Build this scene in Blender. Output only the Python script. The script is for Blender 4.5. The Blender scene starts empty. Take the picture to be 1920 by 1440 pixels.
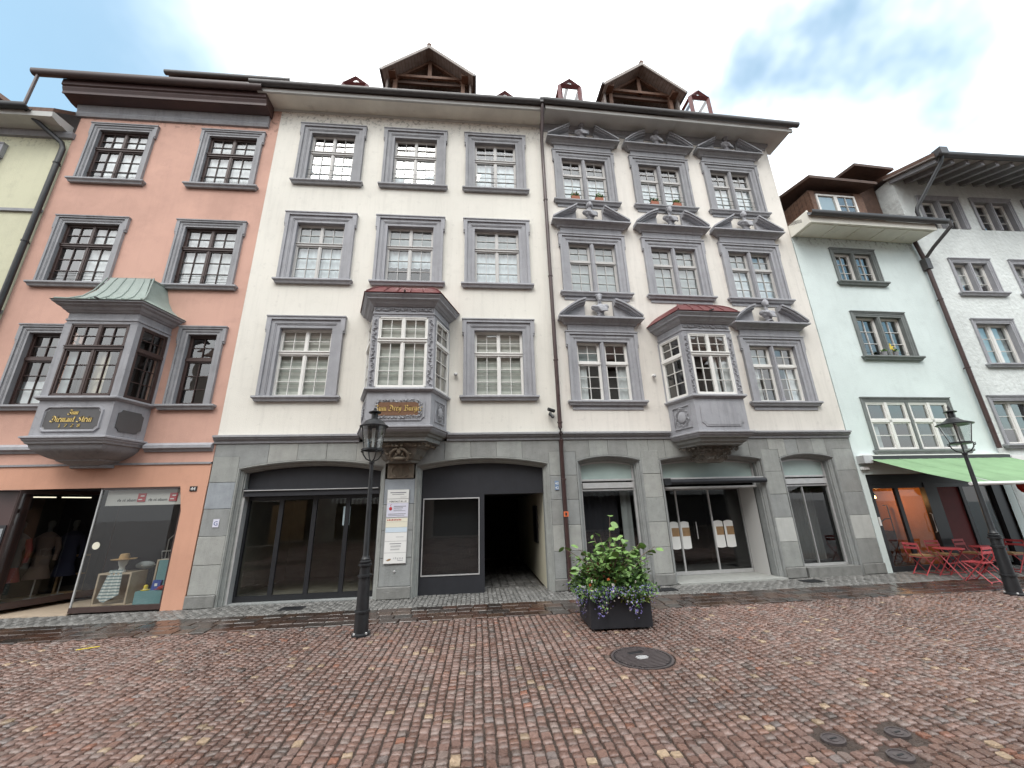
import bpy, bmesh, math, random
import numpy as np
from mathutils import Vector, Matrix

rnd = random.Random(11)
rad = math.radians
sc = bpy.context.scene
COL = sc.collection

# ------------------------------------------------------------------ camera
CAM_H = 1.75
cam_d = bpy.data.cameras.new('camera')
cam_d.sensor_width = 36.0
cam_d.sensor_fit = 'HORIZONTAL'
cam_d.lens = 13.77
cam_d.clip_start = 0.05
cam_d.clip_end = 2000
cam = bpy.data.objects.new('camera', cam_d)
COL.objects.link(cam)
CAM_M = Matrix.Translation((0, 0, CAM_H)) @ Matrix.Rotation(rad(-5.561), 4, 'Z') @ Matrix.Rotation(rad(90 + 17.335), 4, 'X') @ Matrix.Rotation(rad(-1.607), 4, 'Z')
cam.matrix_world = CAM_M
sc.camera = cam

# ------------------------------------------------------------------ world: bright broken overcast
SUN_EL, SUN_AZ = 52, 200          # degrees; azimuth seen from above, behind and left of the camera
world = bpy.data.worlds.new('World')
sc.world = world
world.use_nodes = True
wt = world.node_tree
wt.nodes.clear()
def wn(t, **k):
    n = wt.nodes.new(t)
    for a, b in k.items():
        setattr(n, a, b)
    return n
w_out = wn('ShaderNodeOutputWorld')
w_bg = wn('ShaderNodeBackground')
w_bg.inputs['Strength'].default_value = 1.0
w_sky = wn('ShaderNodeTexSky')
w_sky.sky_type = 'NISHITA'
w_sky.sun_disc = False
w_sky.sun_elevation = rad(SUN_EL)
w_sky.sun_rotation = rad(SUN_AZ)
w_sk = wn('ShaderNodeVectorMath', operation='SCALE')
w_sk.inputs['Scale'].default_value = 0.15
w_ti = wn('ShaderNodeVectorMath', operation='MULTIPLY')
w_ti.inputs[1].default_value = (0.76, 1.0, 0.85)         # thin high haze greens the blue a little
wt.links.new(w_sky.outputs[0], w_ti.inputs[0])
wt.links.new(w_ti.outputs[0], w_sk.inputs[0])
w_tc = wn('ShaderNodeTexCoord')
w_no = wn('ShaderNodeTexNoise')
w_no.inputs['Scale'].default_value = 2.3
w_no.inputs['Detail'].default_value = 5
w_no.inputs['Roughness'].default_value = 0.55
wt.links.new(w_tc.outputs['Generated'], w_no.inputs['Vector'])
def gap(d, inner, outer):
    """soft-edged opening in the cloud sheet around direction d"""
    v = Vector(d).normalized()
    dt = wn('ShaderNodeVectorMath', operation='DOT_PRODUCT')
    wt.links.new(w_tc.outputs['Generated'], dt.inputs[0])
    dt.inputs[1].default_value = v
    ad = wn('ShaderNodeMath', operation='MULTIPLY_ADD')
    wt.links.new(w_no.outputs[0], ad.inputs[0])
    ad.inputs[1].default_value = 0.12
    wt.links.new(dt.outputs['Value'], ad.inputs[2])
    mr = wn('ShaderNodeMapRange', interpolation_type='SMOOTHSTEP')
    wt.links.new(ad.outputs[0], mr.inputs['Value'])
    mr.inputs['From Min'].default_value = math.cos(rad(outer)) + 0.06
    mr.inputs['From Max'].default_value = math.cos(rad(inner)) + 0.06
    return mr.outputs[0]
gaps = [gap((-0.66, 0.44, 0.64), 4, 26), gap((0.635, 0.36, 0.69), 2, 17), gap((0.95, -0.5, 0.45), 3, 20)]
acc = gaps[0]
for g in gaps[1:]:
    mx = wn('ShaderNodeMath', operation='MAXIMUM')
    wt.links.new(acc, mx.inputs[0]); wt.links.new(g, mx.inputs[1])
    acc = mx.outputs[0]
w_cl = wn('ShaderNodeMapRange')
wt.links.new(w_no.outputs[0], w_cl.inputs['Value'])
w_cl.inputs['From Min'].default_value = 0.3
w_cl.inputs['From Max'].default_value = 0.7
w_cl.inputs['To Min'].default_value = 1.42
w_cl.inputs['To Max'].default_value = 1.95
w_cc = wn('ShaderNodeVectorMath', operation='SCALE')
w_cc.inputs[0].default_value = (0.96, 0.985, 1.0)
# overcast skies are three times as bright overhead as at the horizon
w_sep = wn('ShaderNodeSeparateXYZ'); wt.links.new(w_tc.outputs['Generated'], w_sep.inputs[0])
w_oc = wn('ShaderNodeMapRange'); wt.links.new(w_sep.outputs['Z'], w_oc.inputs['Value'])
w_oc.inputs['To Min'].default_value = 1 / 3
w_ov = wn('ShaderNodeMath', operation='MULTIPLY'); wt.links.new(w_cl.outputs[0], w_ov.inputs[0]); wt.links.new(w_oc.outputs[0], w_ov.inputs[1])
wt.links.new(w_ov.outputs[0], w_cc.inputs['Scale'])
w_mix = wn('ShaderNodeMix', data_type='RGBA')
w_th = wn('ShaderNodeMath', operation='MULTIPLY')        # even the openings keep a thin veil
w_th.inputs[1].default_value = 0.92
wt.links.new(acc, w_th.inputs[0])
wt.links.new(w_th.outputs[0], w_mix.inputs['Factor'])
wt.links.new(w_cc.outputs[0], w_mix.inputs['A'])
wt.links.new(w_sk.outputs[0], w_mix.inputs['B'])
wt.links.new(w_mix.outputs['Result'], w_bg.inputs['Color'])
wt.links.new(w_bg.outputs[0], w_out.inputs['Surface'])

# ------------------------------------------------------------------ sun veiled by cloud
sun_d = bpy.data.lights.new('sun', 'SUN')
sun_d.energy = 0.7
sun_d.angle = rad(25)
sun_d.color = (1.0, 0.96, 0.9)
sun = bpy.data.objects.new('sun', sun_d)
COL.objects.link(sun)
az = rad(SUN_AZ)
sdir = Vector((math.sin(az) * math.cos(rad(SUN_EL)), math.cos(az) * math.cos(rad(SUN_EL)), math.sin(rad(SUN_EL))))
sun.rotation_euler = sdir.to_track_quat('Z', 'Y').to_euler()

sc.view_settings.view_transform = 'Standard'
sc.view_settings.look = 'None'
sc.view_settings.gamma = 1
sc.view_settings.use_curve_mapping = False
sc.view_settings.exposure = 1.12
sc.cycles.use_denoising = True
sc.cycles.max_bounces = 8
sc.cycles.diffuse_bounces = 4
sc.cycles.glossy_bounces = 4
sc.cycles.transparent_max_bounces = 12
sc.cycles.caustics_reflective = False
sc.cycles.caustics_refractive = False
sc.cycles.sample_clamp_indirect = 6

# ------------------------------------------------------------------ materials
MATS = {}
def mat(name, col, rough=0.7, var=0.10, scale=3.0, bump=0.0, bscale=40.0, metal=0.0, spec=0.5, streak=0.0, emit=None, attr=None, speck=None, rvar=0.0, bdist=0.02, coat=0.0, patch=None, eaves=None, blotch=0.0):
    m = bpy.data.materials.new(name)
    m.use_nodes = True
    nt = m.node_tree
    b = nt.nodes['Principled BSDF']
    N = lambda t, **k: (lambda n: ([setattr(n, a, c) for a, c in k.items()], n)[1])(nt.nodes.new(t))
    geo = N('ShaderNodeNewGeometry')
    b.inputs['Roughness'].default_value = rough
    b.inputs['Metallic'].default_value = metal
    b.inputs['Specular IOR Level'].default_value = spec
    b.inputs['Coat Weight'].default_value = coat
    if attr:
        a = N('ShaderNodeAttribute'); a.attribute_name = attr
        cur = a.outputs['Color']
    else:
        c = N('ShaderNodeRGB'); c.outputs[0].default_value = (*col, 1)
        cur = c.outputs[0]
    def mul(cur, fac):
        s = N('ShaderNodeVectorMath', operation='SCALE')
        nt.links.new(cur, s.inputs[0]); nt.links.new(fac, s.inputs['Scale'])
        return s.outputs[0]
    if var:
        n1 = N('ShaderNodeTexNoise'); n1.inputs['Scale'].default_value = scale; n1.inputs['Detail'].default_value = 6; n1.inputs['Roughness'].default_value = 0.6
        nt.links.new(geo.outputs['Position'], n1.inputs['Vector'])
        r = N('ShaderNodeMapRange'); r.inputs['From Min'].default_value = 0.25; r.inputs['From Max'].default_value = 0.75
        r.inputs['To Min'].default_value = 1 - var; r.inputs['To Max'].default_value = 1 + var
        nt.links.new(n1.outputs[0], r.inputs['Value'])
        cur = mul(cur, r.outputs[0])
        if rvar:
            r2 = N('ShaderNodeMapRange'); r2.inputs['From Min'].default_value = 0.3; r2.inputs['From Max'].default_value = 0.7
            r2.inputs['To Min'].default_value = max(0.04, rough - rvar); r2.inputs['To Max'].default_value = min(1, rough + rvar)
            nt.links.new(n1.outputs[0], r2.inputs['Value']); nt.links.new(r2.outputs[0], b.inputs['Roughness'])
    if streak:
        mp = N('ShaderNodeMapping'); mp.inputs['Scale'].default_value = (5.0, 5.0, 0.35)
        nt.links.new(geo.outputs['Position'], mp.inputs['Vector'])
        n2 = N('ShaderNodeTexNoise'); n2.inputs['Scale'].default_value = 1.6; n2.inputs['Detail'].default_value = 5; n2.inputs['Roughness'].default_value = 0.65
        nt.links.new(mp.outputs[0], n2.inputs['Vector'])
        r = N('ShaderNodeMapRange'); r.inputs['From Min'].default_value = 0.5; r.inputs['From Max'].default_value = 0.8
        r.inputs['To Min'].default_value = 1; r.inputs['To Max'].default_value = 1 - streak
        nt.links.new(n2.outputs[0], r.inputs['Value'])
        cur = mul(cur, r.outputs[0])
    if speck:
        n3 = N('ShaderNodeTexNoise'); n3.inputs['Scale'].default_value = speck[0]; n3.inputs['Detail'].default_value = 3
        nt.links.new(geo.outputs['Position'], n3.inputs['Vector'])
        r = N('ShaderNodeMapRange'); r.inputs['From Min'].default_value = 0.62; r.inputs['From Max'].default_value = 0.72
        r.inputs['To Min'].default_value = 1; r.inputs['To Max'].default_value = speck[1]
        nt.links.new(n3.outputs[0], r.inputs['Value'])
        cur = mul(cur, r.outputs[0])
    def ramp(src, a, c, lo, hi):
        r = N('ShaderNodeMapRange', interpolation_type='SMOOTHSTEP'); r.inputs['From Min'].default_value = a; r.inputs['From Max'].default_value = c
        r.inputs['To Min'].default_value = lo; r.inputs['To Max'].default_value = hi; nt.links.new(src, r.inputs['Value']); return r.outputs[0]
    def noise(sc_, det=4, rg=0.55, src=None):
        n = N('ShaderNodeTexNoise'); n.inputs['Scale'].default_value = sc_; n.inputs['Detail'].default_value = det; n.inputs['Roughness'].default_value = rg
        nt.links.new(src or geo.outputs['Position'], n.inputs['Vector']); return n.outputs[0]
    if blotch:                       # old repairs and damp: broad, irregular, slightly darker fields
        cur = mul(cur, ramp(noise(0.45, 7, 0.62), 0.40, 0.66, 1 + blotch * .3, 1 - blotch))
        cur = mul(cur, ramp(noise(2.6, 8, 0.7), 0.52, 0.72, 1.0, 1 - blotch * .7))
    if eaves:                        # soot and algae specks that gather under the roof edge
        sp = N('ShaderNodeSeparateXYZ'); nt.links.new(geo.outputs['Position'], sp.inputs[0])
        hi_ = ramp(sp.outputs['Z'], eaves[0], eaves[1], 0.0, 1.0); spots = ramp(noise(9, 5, 0.7), 0.52, 0.62, 0.0, 0.45)
        m_ = N('ShaderNodeMath', operation='MULTIPLY'); nt.links.new(hi_, m_.inputs[0]); nt.links.new(spots, m_.inputs[1])
        o_ = N('ShaderNodeMath', operation='SUBTRACT'); o_.inputs[0].default_value = 1.0; nt.links.new(m_.outputs[0], o_.inputs[1]); cur = mul(cur, o_.outputs[0])
    if patch:                        # wet and drying areas of the paving
        wet = ramp(noise(patch[0], 5, 0.6), 0.38, 0.62, 0.0, 1.0)
        cur = mul(cur, ramp(wet, 0, 1, 1.0, patch[1]))
        r_ = N('ShaderNodeMapRange'); r_.inputs['To Min'].default_value = rough + rvar * .5; r_.inputs['To Max'].default_value = patch[2]; nt.links.new(wet, r_.inputs['Value'])
        n5 = noise(30, 3); a_ = N('ShaderNodeMath', operation='MULTIPLY_ADD'); a_.inputs[1].default_value = rvar; nt.links.new(n5, a_.inputs[0]); nt.links.new(r_.outputs[0], a_.inputs[2])
        nt.links.new(a_.outputs[0], b.inputs['Roughness'])
    nt.links.new(cur, b.inputs['Base Color'])
    if bump:
        n4 = N('ShaderNodeTexNoise'); n4.inputs['Scale'].default_value = bscale; n4.inputs['Detail'].default_value = 4
        nt.links.new(geo.outputs['Position'], n4.inputs['Vector'])
        bp = N('ShaderNodeBump'); bp.inputs['Strength'].default_value = bump; bp.inputs['Distance'].default_value = bdist
        nt.links.new(n4.outputs[0], bp.inputs['Height']); nt.links.new(bp.outputs[0], b.inputs['Normal'])
    if emit:
        b.inputs['Emission Color'].default_value = (*emit[0], 1); b.inputs['Emission Strength'].default_value = emit[1]
    MATS[name] = m
    return m

def glass(name, tint=(0.9, 0.93, 0.92), ior=1.55, gain=1.5, rough=0.0, base=0.03, wave=0.03):
    m = bpy.data.materials.new(name); m.use_nodes = True
    nt = m.node_tree; nt.nodes.clear()
    o = nt.nodes.new('ShaderNodeOutputMaterial'); mx = nt.nodes.new('ShaderNodeMixShader')
    t = nt.nodes.new('ShaderNodeBsdfTransparent'); t.inputs[0].default_value = (*tint, 1)
    g = nt.nodes.new('ShaderNodeBsdfGlossy'); g.inputs['Roughness'].default_value = rough
    fr = nt.nodes.new('ShaderNodeFresnel'); fr.inputs[0].default_value = ior
    ma = nt.nodes.new('ShaderNodeMath'); ma.operation = 'MULTIPLY_ADD'; ma.use_clamp = True
    ma.inputs[1].default_value = gain; ma.inputs[2].default_value = base
    # same reflectance from either side of the thin pane
    gb = nt.nodes.new('ShaderNodeNewGeometry'); mi = nt.nodes.new('ShaderNodeMath'); mi.operation = 'MULTIPLY_ADD'
    mi.inputs[1].default_value = 1 / ior - ior; mi.inputs[2].default_value = ior
    nt.links.new(gb.outputs['Backfacing'], mi.inputs[0]); nt.links.new(mi.outputs[0], fr.inputs[0])
    nt.links.new(fr.outputs[0], ma.inputs[0]); nt.links.new(ma.outputs[0], mx.inputs[0])
    nt.links.new(t.outputs[0], mx.inputs[1]); nt.links.new(g.outputs[0], mx.inputs[2]); nt.links.new(mx.outputs[0], o.inputs[0])
    # old panes are never quite flat
    no = nt.nodes.new('ShaderNodeTexNoise'); no.inputs['Scale'].default_value = 2.2
    ge = nt.nodes.new('ShaderNodeNewGeometry'); nt.links.new(ge.outputs['Position'], no.inputs['Vector'])
    bp = nt.nodes.new('ShaderNodeBump'); bp.inputs['Strength'].default_value = wave; bp.inputs['Distance'].default_value = 0.05
    nt.links.new(no.outputs[0], bp.inputs['Height']); nt.links.new(bp.outputs[0], g.inputs['Normal'])
    MATS[name] = m
    return m

mat('plaster_cream', (0.745, 0.72, 0.655), 0.9, 0.05, 0.9, 0.25, 60, streak=0.11, speck=(7, 0.92), eaves=(12.1, 12.9), blotch=0.09)
mat('plaster_ivory', (0.735, 0.70, 0.645), 0.9, 0.06, 0.9, 0.25, 50, streak=0.14, speck=(6, 0.91), eaves=(12.3, 13.0), blotch=0.11)
mat('plaster_pink', (0.57, 0.345, 0.275), 0.9, 0.06, 0.8, 0.25, 60, streak=0.06, eaves=(11.9, 12.4), blotch=0.12)
mat('plaster_salmon', (0.60, 0.325, 0.225), 0.85, 0.05, 0.8, 0.2, 60, streak=0.06, blotch=0.08)
mat('plaster_mint', (0.655, 0.735, 0.72), 0.9, 0.04, 0.7, 0.25, 40, streak=0.05, speck=(4, 0.95), eaves=(9.0, 9.5), blotch=0.08)
mat('plaster_white_rough', (0.66, 0.695, 0.68), 0.9, 0.09, 1.5, 0.55, 9, streak=0.12, bdist=0.05, blotch=0.1)
mat('plaster_yellow', (0.57, 0.56, 0.41), 0.9, 0.07, 0.9, 0.25, 50, streak=0.07, eaves=(11.0, 11.6), blotch=0.15)
mat('stone_trim', (0.29, 0.292, 0.308), 0.75, 0.12, 4, 0.3, 60, streak=0.3, speck=(14, 0.86), blotch=0.10)
mat('stone_trim_cool', (0.335, 0.337, 0.36), 0.75, 0.10, 4, 0.3, 60, streak=0.28, speck=(14, 0.88), blotch=0.10)
mat('stone_trim_green', (0.17, 0.185, 0.18), 0.75, 0.14, 5, 0.2, 80, streak=0.25)
for i, c in enumerate([(0.30, 0.31, 0.295), (0.265, 0.275, 0.27), (0.34, 0.345, 0.325), (0.29, 0.315, 0.34), (0.25, 0.255, 0.245)]):
    mat('ashlar_%d' % i, c, 0.8, 0.14, 5, 0.35, 55, streak=0.18, speck=(22, 0.85))
mat('ashlar_pale', (0.45, 0.46, 0.44), 0.8, 0.10, 5, 0.3, 55, streak=0.12)
mat('ashlar_plinth', (0.20, 0.20, 0.19), 0.75, 0.22, 7, 0.45, 45, streak=0.3)
mat('mortar', (0.16, 0.16, 0.15), 0.9, 0.1)
mat('sandstone_brown', (0.20, 0.165, 0.125), 0.85, 0.25, 9, 0.5, 60, streak=0.3)
mat('sandstone_grey', (0.20, 0.185, 0.16), 0.85, 0.25, 9, 0.5, 50, streak=0.3)
mat('frame_white', (0.72, 0.71, 0.68), 0.5, 0.04, 6)
mat('frame_grey', (0.50, 0.49, 0.475), 0.5, 0.05, 6)
mat('frame_brown', (0.055, 0.032, 0.028), 0.45, 0.15, 12)
mat('frame_black', (0.018, 0.019, 0.022), 0.35, 0.1, 8)
mat('panel_anthracite', (0.024, 0.025, 0.030), 0.5, 0.12, 5, streak=0.15, spec=0.4)
mat('metal_dark', (0.020, 0.021, 0.023), 0.38, 0.2, 9, 0.1, 90, rvar=0.1, spec=0.4)
mat('metal_gutter', (0.06, 0.056, 0.056), 0.45, 0.2, 6, rvar=0.1)
mat('metal_pipe_brown', (0.055, 0.030, 0.028), 0.35, 0.2, 6, rvar=0.1)
mat('gutter_brown', (0.075, 0.052, 0.05), 0.45, 0.2, 6, rvar=0.1)
mat('metal_pale', (0.50, 0.50, 0.50), 0.4, 0.1, 8, metal=0.3)
mat('paint_maroon', (0.066, 0.036, 0.034), 0.45, 0.15, 4)
mat('roof_red', (0.12, 0.024, 0.024), 0.5, 0.2, 6, rvar=0.1, streak=0.2)
mat('roof_copper', (0.23, 0.275, 0.25), 0.55, 0.12, 5, streak=0.2)
mat('roof_tile', (0.13, 0.075, 0.055), 0.85, 0.3, 10, 0.6, 20)
mat('soffit_cream', (0.80, 0.78, 0.70), 0.8, 0.10, 2, streak=0.0, speck=(3, 0.85))
mat('soffit_grey', (0.52, 0.52, 0.50), 0.8, 0.10, 2)
mat('wood_weathered', (0.135, 0.072, 0.046), 0.7, 0.45, 9, 0.3, 60)
mat('wood_grey', (0.30, 0.27, 0.25), 0.75, 0.25, 8, 0.3, 60)
mat('wood_board', (0.26, 0.225, 0.205), 0.75, 0.25, 8, 0.3, 60)
mat('wood_dark', (0.07, 0.038, 0.026), 0.7, 0.3, 9, 0.3, 60)
mat('wood_oak', (0.32, 0.20, 0.10), 0.5, 0.2, 10)
mat('wood_pale', (0.45, 0.36, 0.27), 0.55, 0.12, 8)
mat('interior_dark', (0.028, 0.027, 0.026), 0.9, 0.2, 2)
mat('interior_mid', (0.17, 0.155, 0.12), 0.9, 0.2, 2)
mat('plaster_passage', (0.62, 0.58, 0.44), 0.9, 0.05, 1.2, 0.15, 60)
mat('curtain_white', (0.80, 0.82, 0.84), 0.9, 0.06, 4)
mat('curtain_blue', (0.76, 0.83, 0.88), 0.9, 0.08, 2)
mat('curtain_grey', (0.42, 0.47, 0.48), 0.9, 0.08, 2)
mat('curtain_beige', (0.55, 0.48, 0.36), 0.9, 0.1, 3)
mat('gold', (0.75, 0.55, 0.20), 0.35, 0.1, 20, metal=0.7)
mat('slate_dark', (0.085, 0.083, 0.085), 0.6, 0.08, 6)
mat('sign_umber', (0.15, 0.072, 0.035), 0.7, 0.35, 30)
mat('white_plate', (0.78, 0.78, 0.76), 0.4, 0.02, 5)
mat('cream_plate', (0.76, 0.73, 0.60), 0.4, 0.02, 5)
mat('lilac_plate', (0.66, 0.66, 0.76), 0.4, 0.02, 5)
mat('pale_blue_plate', (0.60, 0.70, 0.78), 0.4, 0.02, 5)
mat('ink_grey', (0.22, 0.22, 0.24), 0.6, 0)
mat('ink_black', (0.02, 0.02, 0.02), 0.6, 0)
mat('ink_blue', (0.06, 0.09, 0.24), 0.6, 0)
mat('ink_red', (0.42, 0.02, 0.03), 0.6, 0)
mat('enamel_blue', (0.17, 0.26, 0.42), 0.35, 0.05)
mat('awning_green', (0.215, 0.355, 0.19), 0.8, 0.12, 1.2, streak=0.15, blotch=0.12)
mat('awning_grey', (0.35, 0.36, 0.36), 0.8, 0.05, 2)
mat('paint_red', (0.50, 0.075, 0.085), 0.4, 0.08, 8)
mat('red_deep', (0.16, 0.012, 0.012), 0.6, 0.2)
mat('orange_wall', (0.48, 0.20, 0.065), 0.7, 0.15, 2)
mat('lamp_glow', (0.9, 0.6, 0.3), 0.5, 0, emit=((1.0, 0.55, 0.2), 14))
mat('tube_glow', (0.9, 0.9, 0.8), 0.5, 0, emit=((1.0, 0.9, 0.7), 0.8))
mat('lantern_red', (0.60, 0.05, 0.03), 0.5, 0.05)
mat('cobble', (0.2, 0.12, 0.1), 0.21, 0.34, 42, 0.9, 70, attr='Col', rvar=0.16, bdist=0.007, patch=(0.55, 0.80, 0.12), spec=0.6)
mat('paver', (0.12, 0.08, 0.06), 0.2, 0.25, 16, 0.22, 50, attr='Col', rvar=0.10, bdist=0.006, patch=(0.8, 0.75, 0.08))
mat('brick_pale', (0.2, 0.2, 0.2), 0.45, 0.2, 20, 0.25, 70, attr='Col', rvar=0.15, bdist=0.006)
mat('joint_sand', (0.055, 0.040, 0.033), 0.32, 0.3, 12, 0.5, 60, rvar=0.2)
mat('cast_iron', (0.095, 0.080, 0.080), 0.42, 0.25, 20, 0.15, 80, metal=0.2, rvar=0.12)
mat('rubber_mat', (0.03, 0.03, 0.032), 0.8, 0.1)
mat('leaf_green', (0.17, 0.29, 0.085), 0.45, 0.35, 7)
mat('leaf_mid', (0.115, 0.21, 0.055), 0.45, 0.4, 9)
mat('leaf_dark', (0.035, 0.085, 0.02), 0.5, 0.35, 9)
mat('leaf_lime', (0.22, 0.28, 0.04), 0.5, 0.3, 9)
mat('leaf_bronze', (0.13, 0.05, 0.028), 0.5, 0.3, 9)
mat('stem_brown', (0.16, 0.11, 0.08), 0.7, 0.2, 30)
mat('petal_violet', (0.25, 0.22, 0.55), 0.6, 0.35, 60)
mat('petal_orange', (0.60, 0.14, 0.05), 0.6, 0.2, 40)
mat('petal_white', (0.65, 0.60, 0.55), 0.6, 0.1, 40)
mat('terracotta', (0.30, 0.11, 0.065), 0.8, 0.15, 10)
mat('soil', (0.03, 0.022, 0.016), 0.9, 0.2)
mat('straw', (0.42, 0.27, 0.13), 0.8, 0.15, 20)
mat('cloth_white', (0.72, 0.72, 0.70), 0.85, 0.04)
mat('cloth_dim', (0.08, 0.085, 0.085), 0.9, 0.1)
mat('cloth_grey', (0.28, 0.30, 0.31), 0.9, 0.1)
mat('cloth_rose', (0.10, 0.065, 0.055), 0.9, 0.1)  # rose lowered to carry the dimness of the display case
mat('cloth_red', (0.32, 0.045, 0.04), 0.9, 0.1)
mat('matte_black', (0.015, 0.015, 0.022), 0.9, 0.1)
mat('cloth_navy', (0.02, 0.022, 0.05), 0.9, 0.1)
mat('teal_paint', (0.155, 0.30, 0.325), 0.6, 0.06, 4)
mat('yellow_paint', (0.65, 0.50, 0.05), 0.6, 0.1)
mat('blue_bag', (0.05, 0.09, 0.35), 0.5, 0.1)
mat('white_wall', (0.60, 0.59, 0.57), 0.9, 0.04, 1)
mat('opp_wall_a', (0.36, 0.34, 0.31), 0.9, 0.05)
mat('opp_wall_b', (0.30, 0.26, 0.23), 0.9, 0.05)
glass('window_glass', gain=3.2, base=0.0)
glass('shop_glass', tint=(0.84, 0.86, 0.84), gain=1.6, base=0.0, wave=0.006)
glass('lamp_glass', tint=(0.86, 0.88, 0.88), gain=1.6, base=0.06)
mat('frosted_fanlight', (0.36, 0.45, 0.43), 0.25, 0.12, 1.6)

# striped woven blind: light and denser bands
def striped(name, c1, c2, period, axis='Z', sharp=6.0):
    m = mat(name, c1, 0.9, 0)
    nt = m.node_tree; b = nt.nodes['Principled BSDF']
    geo = nt.nodes.new('ShaderNodeNewGeometry'); sx = nt.nodes.new('ShaderNodeSeparateXYZ'); nt.links.new(geo.outputs['Position'], sx.inputs[0])
    mu = nt.nodes.new('ShaderNodeMath'); mu.operation = 'MULTIPLY'; mu.inputs[1].default_value = 2 * math.pi / period; nt.links.new(sx.outputs[axis], mu.inputs[0])
    sn = nt.nodes.new('ShaderNodeMath'); sn.operation = 'SINE'; nt.links.new(mu.outputs[0], sn.inputs[0])
    ms = nt.nodes.new('ShaderNodeMath'); ms.operation = 'MULTIPLY_ADD'; ms.use_clamp = True; ms.inputs[1].default_value = sharp; ms.inputs[2].default_value = 0.5; nt.links.new(sn.outputs[0], ms.inputs[0])
    mx = nt.nodes.new('ShaderNodeMix'); mx.data_type = 'RGBA'; mx.inputs['A'].default_value = (*c1, 1); mx.inputs['B'].default_value = (*c2, 1)
    nt.links.new(ms.outputs[0], mx.inputs['Factor']); nt.links.new(mx.outputs['Result'], b.inputs['Base Color'])
    return m
striped('zebra_blind', (0.78, 0.78, 0.73), (0.50, 0.52, 0.48), 0.16)
striped('awning_stripes', (0.75, 0.75, 0.72), (0.18, 0.19, 0.19), 0.24, 'X')

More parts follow.
